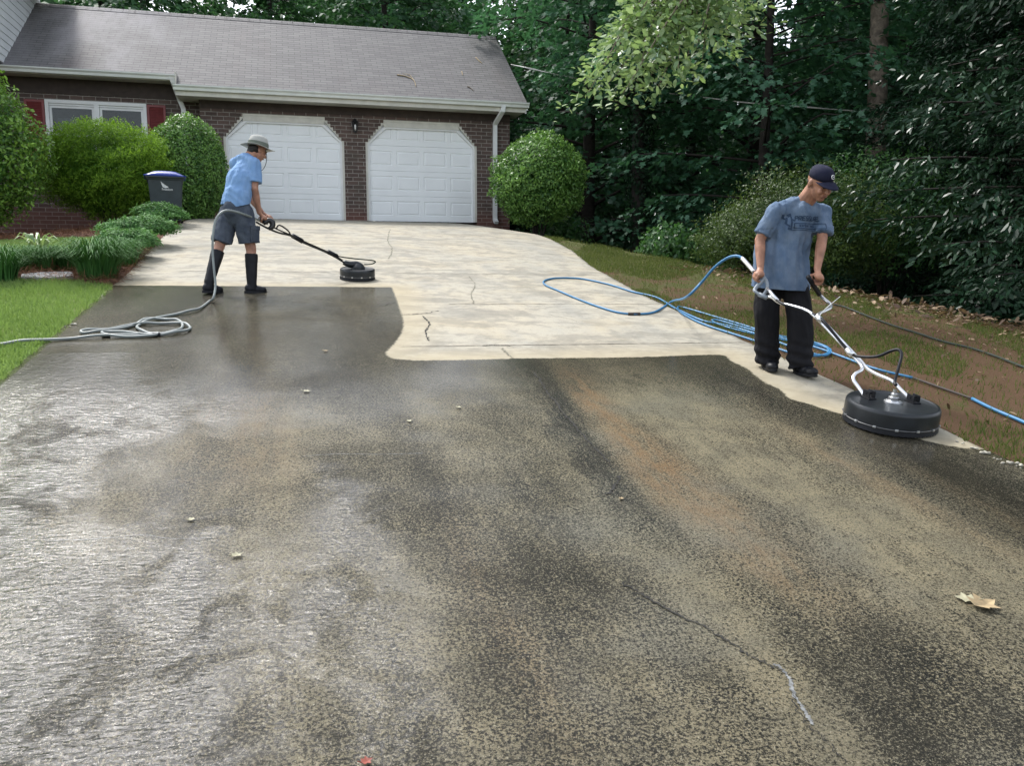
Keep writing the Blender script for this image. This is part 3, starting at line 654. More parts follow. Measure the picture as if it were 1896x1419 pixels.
# upper storey side wall with lap siding and overhanging eave (top left)
sd_ = MB(); z_ = 6.2
while z_ < 8.5: sd_.prismx([(19.0, z_), (24.6, z_), (24.6, z_+.17), (19.0, z_+.17)], -6.2, -6.10); sd_.add([(-6.085, 19.0, z_+.004), (-6.085, 24.6, z_+.004), (-6.0995, 24.6, z_+.168), (-6.0995, 19.0, z_+.168)], [(0, 1, 2, 3)]); sd_.add([(-6.085, 19.0, z_+.004), (-6.085, 24.6, z_+.004), (-6.1, 24.6, z_+.004), (-6.1, 19.0, z_+.004)], [(0, 1, 2, 3)]); z_ += .17
sd_.box((-14, 18.9, 6.2), (-6.2, 24.6, 8.6)); sd_.build('upper_wall', M['siding'], house)
ev = MB(); ev.box((-6.2, 18.6, 8.56), (-5.36, 24.3, 8.58)); ev.build('soffit', M['soffit'], house)
ev = MB(); ev.box((-5.36, 18.6, 8.53), (-5.33, 24.32, 8.74)); ev.box((-6.2, 24.3, 8.53), (-5.33, 24.33, 8.74)); ev.build('fascia', M['white'], house)
ur = MB(); ur.prism([(-5.3, 8.745), (-10, 11.0), (-14.7, 8.745), (-14.7, 8.65), (-10, 10.9), (-5.3, 8.65)], 18.5, 24.4); ur.build('upper_roof', M['shingle'], house)
# twigs lying on the roof
def roofpt(px, py, off=.015):
    d = pray(px, py); t_ = (ZE-SL*YE+off-O.z)/(d.z-SL*d.y); return O+d*t_
for i, (pts, lab) in enumerate([([(735, 138), (752, 141), (766, 148), (770, 160)], 'curved bare twig lying on the shingles above the right garage door'), ([(881, 106), (888, 113), (893, 117)], 'short pale twig near the right end of the roof'),
        ([(855, 132), (857, 139)], 'tiny pale twig lying mid slope on the roof'), ([(866, 160), (872, 163), (877, 168)], 'dark forked twig low on the roof slope')]):
    P = [roofpt(*p) for p in pts]; t_ = MB(); t_.tube(P, [.016]+[.012]*(len(P)-2)+[.006], 6, True, 4)
    if i == 0: t_.tube([P[2], roofpt(758, 138), roofpt(745, 136)], [.009, .007, .004], 5, True, 3)
    tag(t_.build('roof_twig', M['bark'] if i == 3 else M['dryleaf'], smooth=True), lab, 'twig', 'twigs lying on the roof')
# service wire
wl = ad(1705, 180, 17.5); a_ = Vector((XR-.02, 22.4, zr(22.4)-.25)); P = []
a_ = ay(946, 119, 22.4)
for i in range(25):
    f = i/24; p = a_.lerp(wl+(wl-a_)*.35, f); p.z -= .85*4*f*(1-f)*.5; P.append(p)
wire = MB(); wire.tube(P, .011, 6); wire.tube([p+Vector((0, 0, .02*math.sin(i*1.5))) for i, p in enumerate(P)], .008, 5)
tag(wire.build('overhead_cable', M['wire'], smooth=True), 'thin pale overhead cable running from the roof edge into the woods', 'cable')
# ------------------------------------------------------------------ leaves
SH = {
 'oval': np.array([(0, 0, 0), (.3, .36, .05), (.72, .34, .05), (1, 0, -.04), (.72, -.34, .05), (.3, -.36, .05)]),
 'quad': np.array([(0, 0, 0), (.5, .42, .07), (1, 0, -.03), (.5, -.42, .07)]),
 'blade': np.array([(0, -.5, 0), (1, 0, 0), (0, .5, 0)]),
 'lobed': np.array([(0, 0, 0), (.12, .42, .03), (.34, .26, .04), (.58, .52, 0), (.66, .2, .03), (1, 0, -.06), (.66, -.2, .03), (.58, -.52, 0), (.34, -.26, .04), (.12, -.42, .03)]),
}
def unit(a): return a/np.maximum(np.linalg.norm(a, axis=-1, keepdims=True), 1e-9)
def leafarr(P, N, T, L, W, shape):
    N = unit(N); T = unit(T-N*np.sum(T*N, -1, keepdims=True)); S = np.cross(N, T); s = SH[shape]; k = len(s)
    V = P[:, None]+T[:, None]*(s[None, :, 0:1]*L[:, None, None])+S[:, None]*(s[None, :, 1:2]*W[:, None, None])+N[:, None]*(s[None, :, 2:3]*L[:, None, None])
    n = len(P); return V.reshape(-1, 3), np.arange(n*k).reshape(n, k), k
def leafobj(name, P, N, T, L, W, shape, tint, mat, parent=None):
    V, F, k = leafarr(P, N, T, L, W, shape)
    return mesh_np(name, V, F, mat, parent, attrs=dict(tint=np.repeat(np.clip(tint, 0, 1), k)))
def bush(name, label, x, y, rx, ry, z0, z1, n, size, mat, seed, shape='quad', asp=.55, upright=0., lump=.12, cat_='shrub', group=None, flat_=0., thick=.16, stems=6, lowcut=-.75, gap=0.):
    rn = seedrng(seed); zg = g(x, y); root = empty(name, (x, y, zg), 0, label, cat_, group)
    cz = (z0+z1)/2-zg; rz_ = (z1-z0)/2
    m = int(n*1.35); d = unit(rn.normal(size=(m, 3))); d = d[d[:, 2] > lowcut][:n]; m = len(d)
    ph = rn.uniform(0, 6.28, (7, 3)); fr_ = rn.normal(size=(7, 3))*3.4
    lf = sum(np.sin((d*fr_[i]).sum(1)*1.+ph[i, 0]) for i in range(7))/7
    hf = sum(np.sin((d*fr_[i]).sum(1)*3.1+ph[i, 1]) for i in range(7))/7
    vh = sum(np.sin((d*fr_[i][::-1]).sum(1)*6.3+ph[i, 2]) for i in range(7))/7
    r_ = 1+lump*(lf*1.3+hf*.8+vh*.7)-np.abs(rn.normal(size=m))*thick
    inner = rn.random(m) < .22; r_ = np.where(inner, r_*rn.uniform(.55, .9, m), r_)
    if gap: keep = (hf+rn.normal(size=m)*.25) > -gap; d = d[keep]; r_ = r_[keep]; hf = hf[keep]; m = len(d)
    if gap: vh = vh[keep]
    P = d*r_[:, None]*np.array([rx, ry, rz_])+np.array([0, 0, cz])
    N = unit(d*np.array([1/rx, 1/ry, 1/rz_])*rx)+rn.normal(size=(m, 3))*.55; N[:, 2] += flat_
    T = rn.normal(size=(m, 3))+d*.6; T[:, 2] += upright
    if upright > 1: N = rn.normal(size=(m, 3))
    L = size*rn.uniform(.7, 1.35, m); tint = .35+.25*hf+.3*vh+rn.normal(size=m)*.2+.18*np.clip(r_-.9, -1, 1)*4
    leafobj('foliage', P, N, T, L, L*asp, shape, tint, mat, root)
    s = MB()
    for i in range(stems):
        a = rn.uniform(0, 6.28); q = rn.uniform(.3, .75)
        s.tube([(rn.normal()*.05, rn.normal()*.05, -.05), (math.cos(a)*rx*q*.4, math.sin(a)*ry*q*.4, cz*.6), (math.cos(a)*rx*q, math.sin(a)*ry*q, cz+rz_*.2)], [.03, .022, .01], 5, True, 3)
    s.build('stem', M['bark_d'], root, smooth=True); return root
bush('camellia', 'tall glossy green bush at the far left edge beside the red shutter', -5.95, 17.4, 1.62, 1.3, 2.25, 5.38, 26000, .078, M['lf_cam'], 1, 'oval', .55, .3, .15, lowcut=-.9)
bush('yew_shrub', 'wide yellow-green feathery shrub in front of the window', -3.62, 18.8, 1.24, 1.0, 2.6, 4.60, 62000, .065, M['lf_yew'], 2, 'quad', .30, 1.0, .24, thick=.2, lowcut=-.95, gap=.9)
bush('holly_shrub', 'round glossy clipped shrub left of the garage doors', -2.22, 19.7, .86, .85, 2.6, 4.97, 24000, .056, M['lf_box'], 3, 'oval', .6, .2, .07, thick=.1, lowcut=-.95)
bush('holly_shrub', 'round glossy shrub right of the garage by the downspout', 5.62, 19.2, 1.12, 1.0, 2.7, 4.85, 25000, .062, M['lf_box'], 4, 'oval', .6, .2, .13, thick=.14, lowcut=-.95)
for (p, r_, h, sd_, lab) in [((298, 424), .46, .46, 5, 'small spreading shrub in front of the recycling bin'), ((262, 458), .54, .47, 6, 'wide low shrub, the middle one of the three beside the driveway'), ((243, 478), .42, .38, 7, 'lowest mounded shrub nearest the strappy grass clumps')]:
    b = at(*p); bush('mounded_shrub', lab, b.x-.02, b.y, r_, r_*.9, b.z+.04, b.z+h, 6500, .055, M['lf_mound'], sd_, 'quad', .38, .6, .22, group='low mounded shrubs along the driveway', flat_=.6, thick=.22, stems=4, lowcut=-.25)
b = at(92, 424); bush('small_shrub', 'small dark shrub at the foot of the left brick wall', b.x, b.y, .42, .35, b.z, b.z+.6, 900, .09, M['lf_mid'], 8, 'oval', .5)
b = at(1300, 470); 
bush('azalea', 'broad fine leaved yellow-green azalea behind the man in the cap', 8.5, 12.9, 1.75, 1.5, 1.1, 3.5, 42000, .052, M['lf_aza'], 9, 'quad', .5, .5, .34, thick=.34, lowcut=-.7, gap=.35)
bush('azalea', 'low front lobe of fine yellow-green foliage at the left foot of the broad azalea', 7.35, 12.75, .8, .8, 1.45, 2.75, 14000, .05, M['lf_aza'], 11, 'quad', .5, .5, .3, thick=.34, lowcut=-.7, gap=.35)
bush('azalea', 'darker leafy shrub mass between the azalea and the magnolia', 10.6, 13.4, 1.6, 1.4, 1.2, 3.9, 16000, .07, M['lf_mid'], 10, 'oval', .6, .3, .2, thick=.28, lowcut=-.7)
def tuft(x, y, r_, h, n, seed, label, mat=None, wd=.012, droop=1.0, group=None):
    rn = seedrng(seed); z = g(x, y); root_z = z
    a = rn.uniform(0, 2*np.pi, n); q = r_*.35*np.sqrt(rn.random(n)); b = np.stack([q*np.cos(a), q*np.sin(a), np.zeros(n)], 1)
    a2 = a+rn.normal(size=n)*.5; out = np.stack([np.cos(a2), np.sin(a2), np.zeros(n)], 1); hh = h*rn.uniform(.6, 1.15, n); rr_ = r_*rn.uniform(.3, 1.1, n)
    side = np.stack([-np.sin(a2), np.cos(a2), np.zeros(n)], 1)*wd/2; K = 5; vs = []
    for k in range(K):
        t = k/(K-1); p = b+out*(rr_*t**1.4)[:, None]; p[:, 2] += hh*(np.sin(t*2.1)/np.sin(1.57))*(1-.18*droop*t*t); wk = (1-t)**.6 if k else .8
        vs.append(p-side*wk); vs.append(p+side*wk)
    V = np.stack(vs, 1).reshape(-1, 3); base = np.arange(n)[:, None]*(2*K)
    F = np.concatenate([base+np.array([2*k, 2*k+1, 2*k+3, 2*k+2]) for k in range(K-1)])
    o = mesh_np('liriope', V, F, mat or M['lf_lir'], None, attrs=dict(tint=np.repeat(np.clip(rn.random(n)*.9, 0, 1), 2*K))); o.location = (x, y, z-.01)
    return tag(o, label, 'grass clump', group)
G_ = 'strappy grass clumps in the bed'
for i, (p, r_, h, n, lab) in enumerate([((182, 514), .56, .46, 640, 'large strappy grass clump at the corner of the lawn by the driveway'), ((232, 492), .36, .36, 240, 'loose grass clump with pale blades tucked below the low shrubs'),
        ((2, 520), .42, .40, 380, 'strappy grass clump at the left edge of the picture'), ((45, 500), .34, .30, 420, 'upright fine grass clump, left end of the row behind the stepping stone'),
        ((88, 500), .34, .30, 420, 'upright fine grass clump, middle of the row behind the stepping stone'), ((128, 499), .34, .30, 420, 'upright fine grass clump, right end of the row behind the stepping stone')]):
    b = at(*p); tuft(b.x, b.y, r_, h, n, 20+i, lab, group=G_, wd=.014 if i < 3 else .009)
b = at(985, 428); tuft(b.x+.25, b.y+.4, .5, .42, 420, 30, 'dark strappy grass clump under the round shrub right of the garage')
b = at(1010, 432); tuft(b.x+.5, b.y+.9, .45, .38, 300, 31, 'dark strappy grass clump at the wood edge past the round shrub')
b = at(72, 478); o = tuft(b.x, b.y, .28, .34, 40, 33, 'pale lime broad leaved plant behind the fine grass row', M['lf_bright'], .07)
# grass blades
def blades(name, fn, bbox, n, h, wd, mat, seed, label):
    rn = seedrng(seed); x = rn.uniform(bbox[0], bbox[1], n); y = rn.uniform(bbox[2], bbox[3], n); k = fn(x, y); x = x[k]; y = y[k]; m = len(x)
    P = np.stack([x, y, gz(x, y)-.004], 1); T = rn.normal(size=(m, 3))*np.array([.45, .45, .1])+np.array([0, 0, 1]); N = rn.normal(size=(m, 3)); N[:, 2] *= .2
    o = leafobj(name, P, N, T, h*rn.uniform(.5, 1.4, m), np.full(m, wd), 'blade', rn.random(m)*.8+.25*np.sin(x*3+np.sin(y*2.3)*2)*.5, mat)
    return tag(o, label, 'grass', kind='stuff')
blades('grass', lambda x, y: (x < xl(y)+.03-.05*np.sin(y*9)**2) & (y < bed_edge(x)+.04), (-6.5, -1.9, 1.5, 11), 150000, .045, .010, M['lf_grass'], 40, 'short bright green lawn grass left of the driveway')
blades('grass', lambda x, y: inpoly(x, y, l2), (-9, -2.7, 12.2, 15.5), 40000, .04, .014, M['lf_grass'], 41, 'short bright lawn grass in front of the left shrubs')
def bankden(x, y):
    f = np.sin(x*1.7+2*np.sin(y*.8))+np.sin(y*1.3+x*.6+1)+.8*np.sin(x*4.1-y*2.3)
    return (x > xr(y)-.02) & ((x-5.2)*.9+(y-15.5)*.435 < .5) & ((f > -.2+.9*sm(12, 6, y)) | (seedrng(5).random(len(x)) < .15))
blades('sparse_grass', bankden, (4.1, 9, 1, 16.5), 110000, .05, .009, M['lf_sparse'], 42, 'patchy thin grass on the bare bank right of the driveway')
def scatter(name, pts, n, size, mat, seed, label, cat_, shape='quad', asp=.6, flatn=.3, lift=.012, spread=None):
    rn = seedrng(seed); (x0, x1, y0, y1), fn = pts; x = rn.uniform(x0, x1, n); y = rn.uniform(y0, y1, n); k = fn(x, y, rn); x = x[k]; y = y[k]; m = len(x)
    P = np.stack([x, y, gz(x, y)+lift*rn.random(m)+.004], 1); N = rn.normal(size=(m, 3))*flatn+np.array([0, 0, 1]); T = rn.normal(size=(m, 3)); L = size*rn.uniform(.5, 1.4, m)
    return tag(leafobj(name, P, N, T, L, L*asp, shape, rn.random(m)**1.6, mat), label, cat_, kind='stuff')
scatter('leaf_litter', ((5.5, 15, 5.5, 15), lambda x, y, rn: ((x-5.2)*.9+(y-15.5)*.435 > -.9+rn.random(len(x))*1.2) & (y < 12.5)), 15000, .10, M['litter'], 50, 'brown fallen leaf litter under the magnolia and azalea', 'leaf litter', 'oval', .55, .45, .05)
scatter('leaf_litter', ((4.3, 9, 2, 14), lambda x, y, rn: (x > xr(y)+.1) & ((x-5.2)*.9+(y-15.5)*.435 < .2) & (rn.random(len(x)) < .15+.85*sm(4.8, 7.5, x))), 2600, .055, M['litter'], 51, 'scattered dry leaves across the bank right of the driveway', 'leaf litter', 'oval', .5, .4)
scatter('pine_needles', ((-5.5, -1.9, 9.9, 13.5), lambda x, y, rn: (x < xl(y)+.04) & (y > bed_edge(x)-.1) & ~inpoly(x, y, l2)), 26000, .13, M['needles'], 52, 'reddish pine straw covering the bed beside the driveway', 'pine straw', 'quad', .05, .35, .04)
scatter('pine_needles', ((-7, -2.0, 13.5, 18), lambda x, y, rn: (x < xl(y)+.02) & ~inpoly(x, y, l2)), 16000, .13, M['needles'], 53, 'reddish pine straw between the upper lawn and the house', 'pine straw', 'quad', .05, .35, .04)

# ------------------------------------------------------------------ trees
def sprays_to_leaves(rn, SC, SD, SN, k, slen, swid, L, asp, droop=.25, thick=.04, nj=.38):
    m = len(SC); u = rn.random((m, k)); v = rn.uniform(-1, 1, (m, k))*(.25+.75*np.sin(np.clip(u, .05, 1)*2.6)); S = np.cross(SN, SD)
    P = SC[:, None]+SD[:, None]*(u*slen)[..., None]+S[:, None]*(v*swid)[..., None]+SN[:, None]*(rn.normal(size=(m, k))*thick)[..., None]
    P[..., 2] -= droop*slen*u*u
    T = SD[:, None]+S[:, None]*v[..., None]*.9+rn.normal(size=(m, k, 3))*.35; T[..., 2] -= .35
    N = SN[:, None]+rn.normal(size=(m, k, 3))*nj; ll = L*rn.uniform(.65, 1.3, (m, k))
    return P.reshape(-1, 3), N.reshape(-1, 3), T.reshape(-1, 3), ll.ravel()
def tree(name, label, cat_, x, y, H, CR, seed, mat, L=.13, shape='quad', asp=.85, low=.15, nl=46, ns=9, k=34, tr=.2, group=None, bark='bark_d', lean=(0, 0), slen=.75, top=1.0, zb=None, rise=.35, nj=.38):
    rn = seedrng(seed); z = g(x, y) if zb is None else zb; root = empty(name, (x, y, z), 0, label, cat_, group)
    tm = MB(); pts = []
    for i in range(9):
        f = i/8; pts.append(Vector((lean[0]*f*H+math.sin(seed+f*5)*.15*f, lean[1]*f*H+math.cos(seed*2+f*4)*.15*f, -.15+f*H*.97)))
    tm.tube(pts, [tr*(1.25-.25*min(1, i*1.5)) if i == 0 else tr*(1-.85*i/8) for i in range(9)], 10, True, 3)
    SC = []; SD = []; SN = []
    for i in range(nl):
        f = low+(top-low)*(i+rn.random())/nl; a = i*2.4+rn.normal()*.4; j = f*8; i0 = min(int(j), 7); b = pts[i0].lerp(pts[i0+1], j-i0)
        rad = CR*(math.sin(min(1, (f-low)/(1-low)*.95+.22)*math.pi*.92)**.6)*rn.uniform(.65, 1.1)
        d = Vector((math.cos(a), math.sin(a), 0)); ri = rad*rn.uniform(.1, 1)*rise
        P = [b, b+d*rad*.35+Vector((0, 0, ri*.5)), b+d*rad*.7+Vector((0, 0, ri*.8)), b+d*rad+Vector((0, 0, ri*.55))]
        tm.tube(P, [tr*.28*(1.1-f), tr*.2*(1.1-f), tr*.12*(1.1-f)+.004, .006], 5, True, 2)
        s = Vector((-d.y, d.x, 0))
        for q in range(ns):
            t = .14+.86*(q+rn.random())/ns; jj = t*3; c0 = min(int(jj), 2); c_ = P[c0].lerp(P[c0+1], jj-c0); sg = 1 if q % 2 else -1
            dd = (d*(.35+t*.8)+s*sg*rn.uniform(.1, 1.2)*(1.15-t*.6)).normalized(); c_ = c_+s*sg*rn.uniform(0, .25)*rad*(1-t*.5)
            SC.append(c_); SD.append(dd); nn = Vector((rn.normal()*.22, rn.normal()*.22, 1))+dd*.35; SN.append(nn.normalized())
    SC = np.array(SC); SD = np.array(SD); SN = unit(np.array(SN)); SD = unit(SD-SN*np.sum(SD*SN, -1, keepdims=True))
    P, N, T, ll = sprays_to_leaves(rn, SC, SD, SN, k, slen, slen*.55, L, asp, nj=nj)
    tint = np.clip(np.repeat(rn.random(len(SC)), k)*.6+rn.random(len(P))*.4, 0, 1)
    leafobj('crown', P, N, T, ll, ll*asp, shape, tint, M[mat], root)
    tm.build('trunk', M[bark], root, smooth=True); return root
def copytree(root, x, y, rz, s, label, zb=None):
    r_ = root.copy(); C.objects.link(r_); r_.location = (x, y, g(x, y) if zb is None else zb); r_.rotation_euler = (0, 0, rz); r_.scale = (s, s, s*.97); r_['label'] = label
    for ch in list(root.children):
        c = ch.copy(); C.objects.link(c); c.parent = r_
    return r_
GW = 'woodland trees behind the house and bank'
t1 = tree('woodland_tree', 'dark broadleaf tree in the woods just right of the garage roof', 'tree', 8.2, 23.0, 13, 3.9, 61, 'lf_maple', .17, 'lobed', .9, .12, 60, 9, 22, .24, GW)
t2 = tree('woodland_tree', 'dark lobed leaf tree with low sweeping sprays above the bank', 'tree', 10.3, 17.2, 12, 3.4, 62, 'lf_maple', .15, 'lobed', .9, .16, 58, 9, 24, .16, GW)
t3 = tree('woodland_tree', 'leafy tree behind the ridge near the middle of the roof', 'tree', 3.2, 29.5, 11.5, 3.8, 63, 'lf_far', .18, 'quad', .9, .10, 56, 9, 34, .22, GW)
t4 = tree('woodland_tree', 'mid green tree behind the left end of the ridge', 'tree', -4.2, 29.0, 11.0, 3.6, 64, 'lf_far', .17, 'quad', .8, .12, 52, 9, 34, .2, GW)
far_spots = [(t3, -9.0, 31.5, 1.0, .98, 'dark tree behind the white upper wall at the left'), (t4, -.6, 32.5, 2.2, 1.05, 'dark tree behind the ridge above the left garage door'), (t3, -6.6, 34, 2.0, 1.02, 'dense tree standing back behind the left of the roof'),
    (t1, 5.6, 33, 1.2, 1.0, 'tree rising behind the right end of the ridge'), (t4, 9.5, 29.5, 3.9, 1.25, 'tall tree in the deep wood behind the overhead cable'), (t3, 13.5, 27.5, .5, 1.3, 'tall tree deep in the wood above the azalea'),
    (t1, 12.6, 21.5, 2.7, 1.15, 'broad tree standing behind the low sweeping sprays'), (t2, 14.6, 17.0, 1.9, 1.2, 'lobed leaf tree behind the large bare trunk'), (t3, 18.5, 22.5, 4.4, 1.3, 'tall tree at the back of the wood behind the magnolia'),
    (t2, 18.4, 15.5, 5.1, 1.2, 'tree behind the upper part of the magnolia'), (t4, 22.5, 19, 1.1, 1.3, 'tall tree at the far right of the wood'), (t1, 16.5, 12.0, .4, 1.05, 'leafy tree just behind the magnolia'),
    (t4, 4.2, 38, .9, 1.25, 'tree far behind the garage roof'), (t3, 21.5, 28, 3.2, 1.4, 'tree at the far back right of the wood'), (t3, 9.0, 36, 2.1, 1.35, 'tall tree far back beyond the round shrub'), (t4, -13.5, 30, 2.9, 1.1, 'tree at the far left behind the house')]
for src, x, y, rz, s, lab in far_spots: copytree(src, x, y, rz, s, lab)
# distant wood: reads as one mass
rn = seedrng(77); n = 95000; az = rn.uniform(-32, 68, n); dist = 40+rn.random(n)*9; xx = dist*np.sin(np.radians(az)); yy = dist*np.cos(np.radians(az))
topz = 15.5+2.2*np.sin(az*.35)+1.5*np.sin(az*1.1+1)+1.0*np.sin(az*2.7)-sm(-2, -20, az)*2.5; zz = -1+(topz+1)*rn.random(n)**.85
cl_ = np.sin(az*3.1+zz*.8)+np.sin(zz*1.9-az*1.3); P = np.stack([xx, yy, zz], 1)
leafobj_ = leafobj('woods', P, unit(rn.normal(size=(n, 3))*.7+np.stack([-xx, -yy, 20+0*xx], 1)/40), rn.normal(size=(n, 3)), .55*rn.uniform(.6, 1.3, n), .42*rn.uniform(.6, 1.3, n), 'quad', .4+.22*cl_+rn.normal(size=n)*.15, M['lf_far'])
tag(leafobj_, 'distant dark green wood closing off the background behind all the nearer trees', 'woods', kind='stuff')
# tall trunk right of centre, ivy-clad trunk, magnolia, overhanging branch
tall = tree('tall_tree', 'tall tree with a thick pale bare trunk rising above the azalea', 'tree', 12.35, 16.0, 19, 3.4, 71, 'lf_mid', .14, 'quad', .8, .62, 30, 8, 30, .27, bark='bark', lean=(-.012, 0))
ivyt = tree('ivy_tree', 'dark tree with an ivy covered trunk in the gap left of the azalea', 'tree', 8.5, 20.0, 12.5, 3.2, 72, 'lf_maple', .15, 'lobed', .9, .36, 40, 9, 24, .2)
def ivy(root, r_, z0, z1, n, seed, mat):
    rn = seedrng(seed); a = rn.uniform(0, 6.28, n); z = rn.uniform(z0, z1, n); d = np.stack([np.cos(a), np.sin(a), 0*a], 1); q = r_*(1+.35*np.sin(a*3+z*2))+rn.random(n)*.09
    P = d*q[:, None]; P[:, 2] = z; leafobj('ivy', P, d+rn.normal(size=(n, 3))*.4, rn.normal(size=(n, 3))+np.array([0, 0, -.7]), rn.uniform(.07, .13, n), rn.uniform(.06, .11, n), 'quad', rn.random(n), mat, root)
ivy(ivyt, .22, .1, 6, 2600, 1, M['lf_dark']); ivy(tall, .27, .5, 3.6, 900, 2, M['lf_mid'])
mag = tree('magnolia', 'large magnolia with dark glossy leaves filling the right edge', 'tree', 11.25, 9.6, 10.5, 3.1, 73, 'lf_mag', .125, 'oval', .40, .02, 110, 14, 34, .11, slen=.5, rise=.12, nj=.9)
for i, (x, y, s, r_) in enumerate([(13.2, 11.6, .9, 1.0), (12.4, 13.4, .75, 3.0)]): copytree(mag, x, y, r_, s, ['second magnolia crowding behind the large one at the right edge', 'smaller magnolia between the bare trunk and the right edge'][i])
for i, (x, y, rx, z1, mt) in enumerate([(7.4, 15.6, .7, 1.0, 'lf_mid'), (9.2, 15.8, 1.0, 1.5, 'lf_mid'), (6.5, 20.5, .9, 1.3, 'lf_mid'), (11.6, 15.2, 1.2, 2.0, 'lf_maple'), (10.4, 19.5, 1.4, 1.7, 'lf_mid'), (9.6, 9.6, .8, .8, 'lf_mag'), (13.6, 14.6, 1.3, 2.4, 'lf_mid')]):
    z = g(x, y); bush('understory_shrub', ['low leafy sapling just behind the crest of the bank', 'dark undergrowth in the gap behind the azalea', 'undergrowth behind the round garage shrub', 'dark undergrowth below the thick bare trunk', 'undergrowth deep in the dark gap of the wood', 'low glossy shoots at the foot of the magnolia', 'undergrowth between the bare trunk and the magnolia'][i],
        x, y, rx, rx*.8, z-.1, z+z1, 2600, .10, M[mt], 90+i, 'oval', .6, .3, .25, thick=.35, group='undergrowth along the edge of the wood', gap=.3)
# overhanging branch
root = empty('overhanging_tree', (13.6, 13.2, g(13.6, 13.2)), 0, 'tree whose light green branch hangs into the top of the view before the dark wood', 'tree')
WE[root.name] = Matrix.Translation(-Vector(root.location))
tm = MB(); b0 = Vector((13.6, 13.2, g(13.6, 13.2)-.1)); tm.tube([b0, b0+Vector((-.2, 0, 4)), b0+Vector((-.5, -.2, 7.6))], [.28, .23, .18], 10, True, 4)
hub = b0+Vector((-.5, -.2, 7.6)); ends = []
fork = ad(1330, -70, 10.8); tm.tube([hub, hub.lerp(fork, .4)+Vector((0, 0, .8)), hub.lerp(fork, .75)+Vector((0, 0, .6)), fork], [.16, .11, .08, .05], 8, True, 4)
SC = []; SD = []; rn = random.Random(8)
for (px, py, dp) in [(1086, 178, 10.9), (1098, 150, 11.2), (1120, 120, 10.6), (1150, 180, 10.4), (1180, 150, 10.7), (1215, 168, 11.1), (1255, 140, 10.5), (1300, 112, 10.9), (1140, 80, 11.3), (1175, 40, 10.6), (1215, 90, 10.9), (1260, 60, 11.2), (1310, 45, 10.7), (1240, 20, 10.5), (1190, 112, 11.), (1165, 10, 11.1), (1290, 85, 10.3), (1340, 20, 10.6), (1375, 50, 11.4), (1400, 15, 11.0), (1270, 118, 11.3), (1205, 140, 10.9), (1130, 150, 10.8), (1200, -10, 10.9), (1345, 85, 11.5)]:
    e_ = ad(px, py, dp); mid = fork.lerp(e_, .5)+Vector((rn.uniform(-.2, .2), rn.uniform(-.3, .3), .25)); P = [fork, mid, e_]; tm.tube(P, [.022, .012, .004], 5, True, 4)
    for q in range(9):
        t = .42+.58*q/8; p = mid.lerp(e_, (t-.5)*2) if t > .5 else fork.lerp(mid, t*2); dd = (e_-mid).normalized()
        SC.append(p); SD.append(dd+Vector((rn.gauss(0, .5), rn.gauss(0, .5), rn.gauss(0, .3)-.2)))
SC = np.array(SC); SD = unit(np.array(SD)); rn = seedrng(9); SN = unit(np.array([[0, -.35, 1]])+rn.normal(size=SC.shape)*.25); SD = unit(SD-SN*np.sum(SD*SN, -1, keepdims=True))
P, N, T, ll = sprays_to_leaves(rn, SC, SD, SN, 15, .34, .22, .105, .6, .5, .08, .6)
leafobj('crown', P, N, T, ll, ll*.62, 'oval', rn.random(len(P)), M['lf_bright'], root); tm.build('trunk', M['bark'], root, smooth=True)
ct = tree('woodland_tree', 'x', 'tree', 0, 0, 1, 1, 1, 'lf_far', nl=1, ns=1, k=1) if False else None
# ------------------------------------------------------------------ people
def seg(m, p0, p1, r0, r1, n=14, caps=True, ends=(1, 1), flat_=None):
    """tapered rod, rounded unless ends=0; flat_=(axis Vector, factor) squashes the section along one direction"""
    p0 = Vector(p0); p1 = Vector(p1); T = (p1-p0); L = T.length; T.normalize()
    if flat_: a = Vector(flat_[0]); a = (a-T*a.dot(T)).normalized()
    else: a = T.orthogonal().normalized()
    b = T.cross(a); fa = flat_[1] if flat_ else 1
    st = []
    if ends[0]: st += [(-r0*math.cos(t), r0*math.sin(t)) for t in (.02, .45, .85, 1.25)]
    else: st += [(0, .001)]
    st += [(0, r0), (L, r1)]
    if ends[1]: st += [(L+r1*math.sin(t), r1*math.cos(t)) for t in (.35, .75, 1.15, 1.55)]
    else: st += [(L, .001)]
    vs = [p0+T*z+(a*math.cos(2*math.pi*k/n)*fa+b*math.sin(2*math.pi*k/n))*r for z, r in st for k in range(n)]
    fs = [(i*n+k, i*n+(k+1) % n, (i+1)*n+(k+1) % n, (i+1)*n+k) for i in range(len(st)-1) for k in range(n)]
    fs += [tuple(range(n-1, -1, -1)), tuple(range((len(st)-1)*n, len(st)*n))]
    m.add(vs, fs)
def ell(m, c, r, Mx=None, n=18):
    c = Vector(c); vs = []; fs = []; k = n//2
    for i in range(k+1):
        t = math.pi*i/k; t = min(max(t, .03), math.pi-.03)
        for j in range(n):
            v = Vector((r[0]*math.sin(t)*math.cos(2*math.pi*j/n), r[1]*math.sin(t)*math.sin(2*math.pi*j/n), r[2]*math.cos(t)))
            vs.append(c+(Mx@v if Mx is not None else v))
    for i in range(k):
        for j in range(n): fs.append((i*n+j, (i+1)*n+j, (i+1)*n+(j+1) % n, i*n+(j+1) % n))
    fs += [tuple(range(n)), tuple(range((k+1)*n-1, k*n-1, -1))]
    m.add(vs, fs)
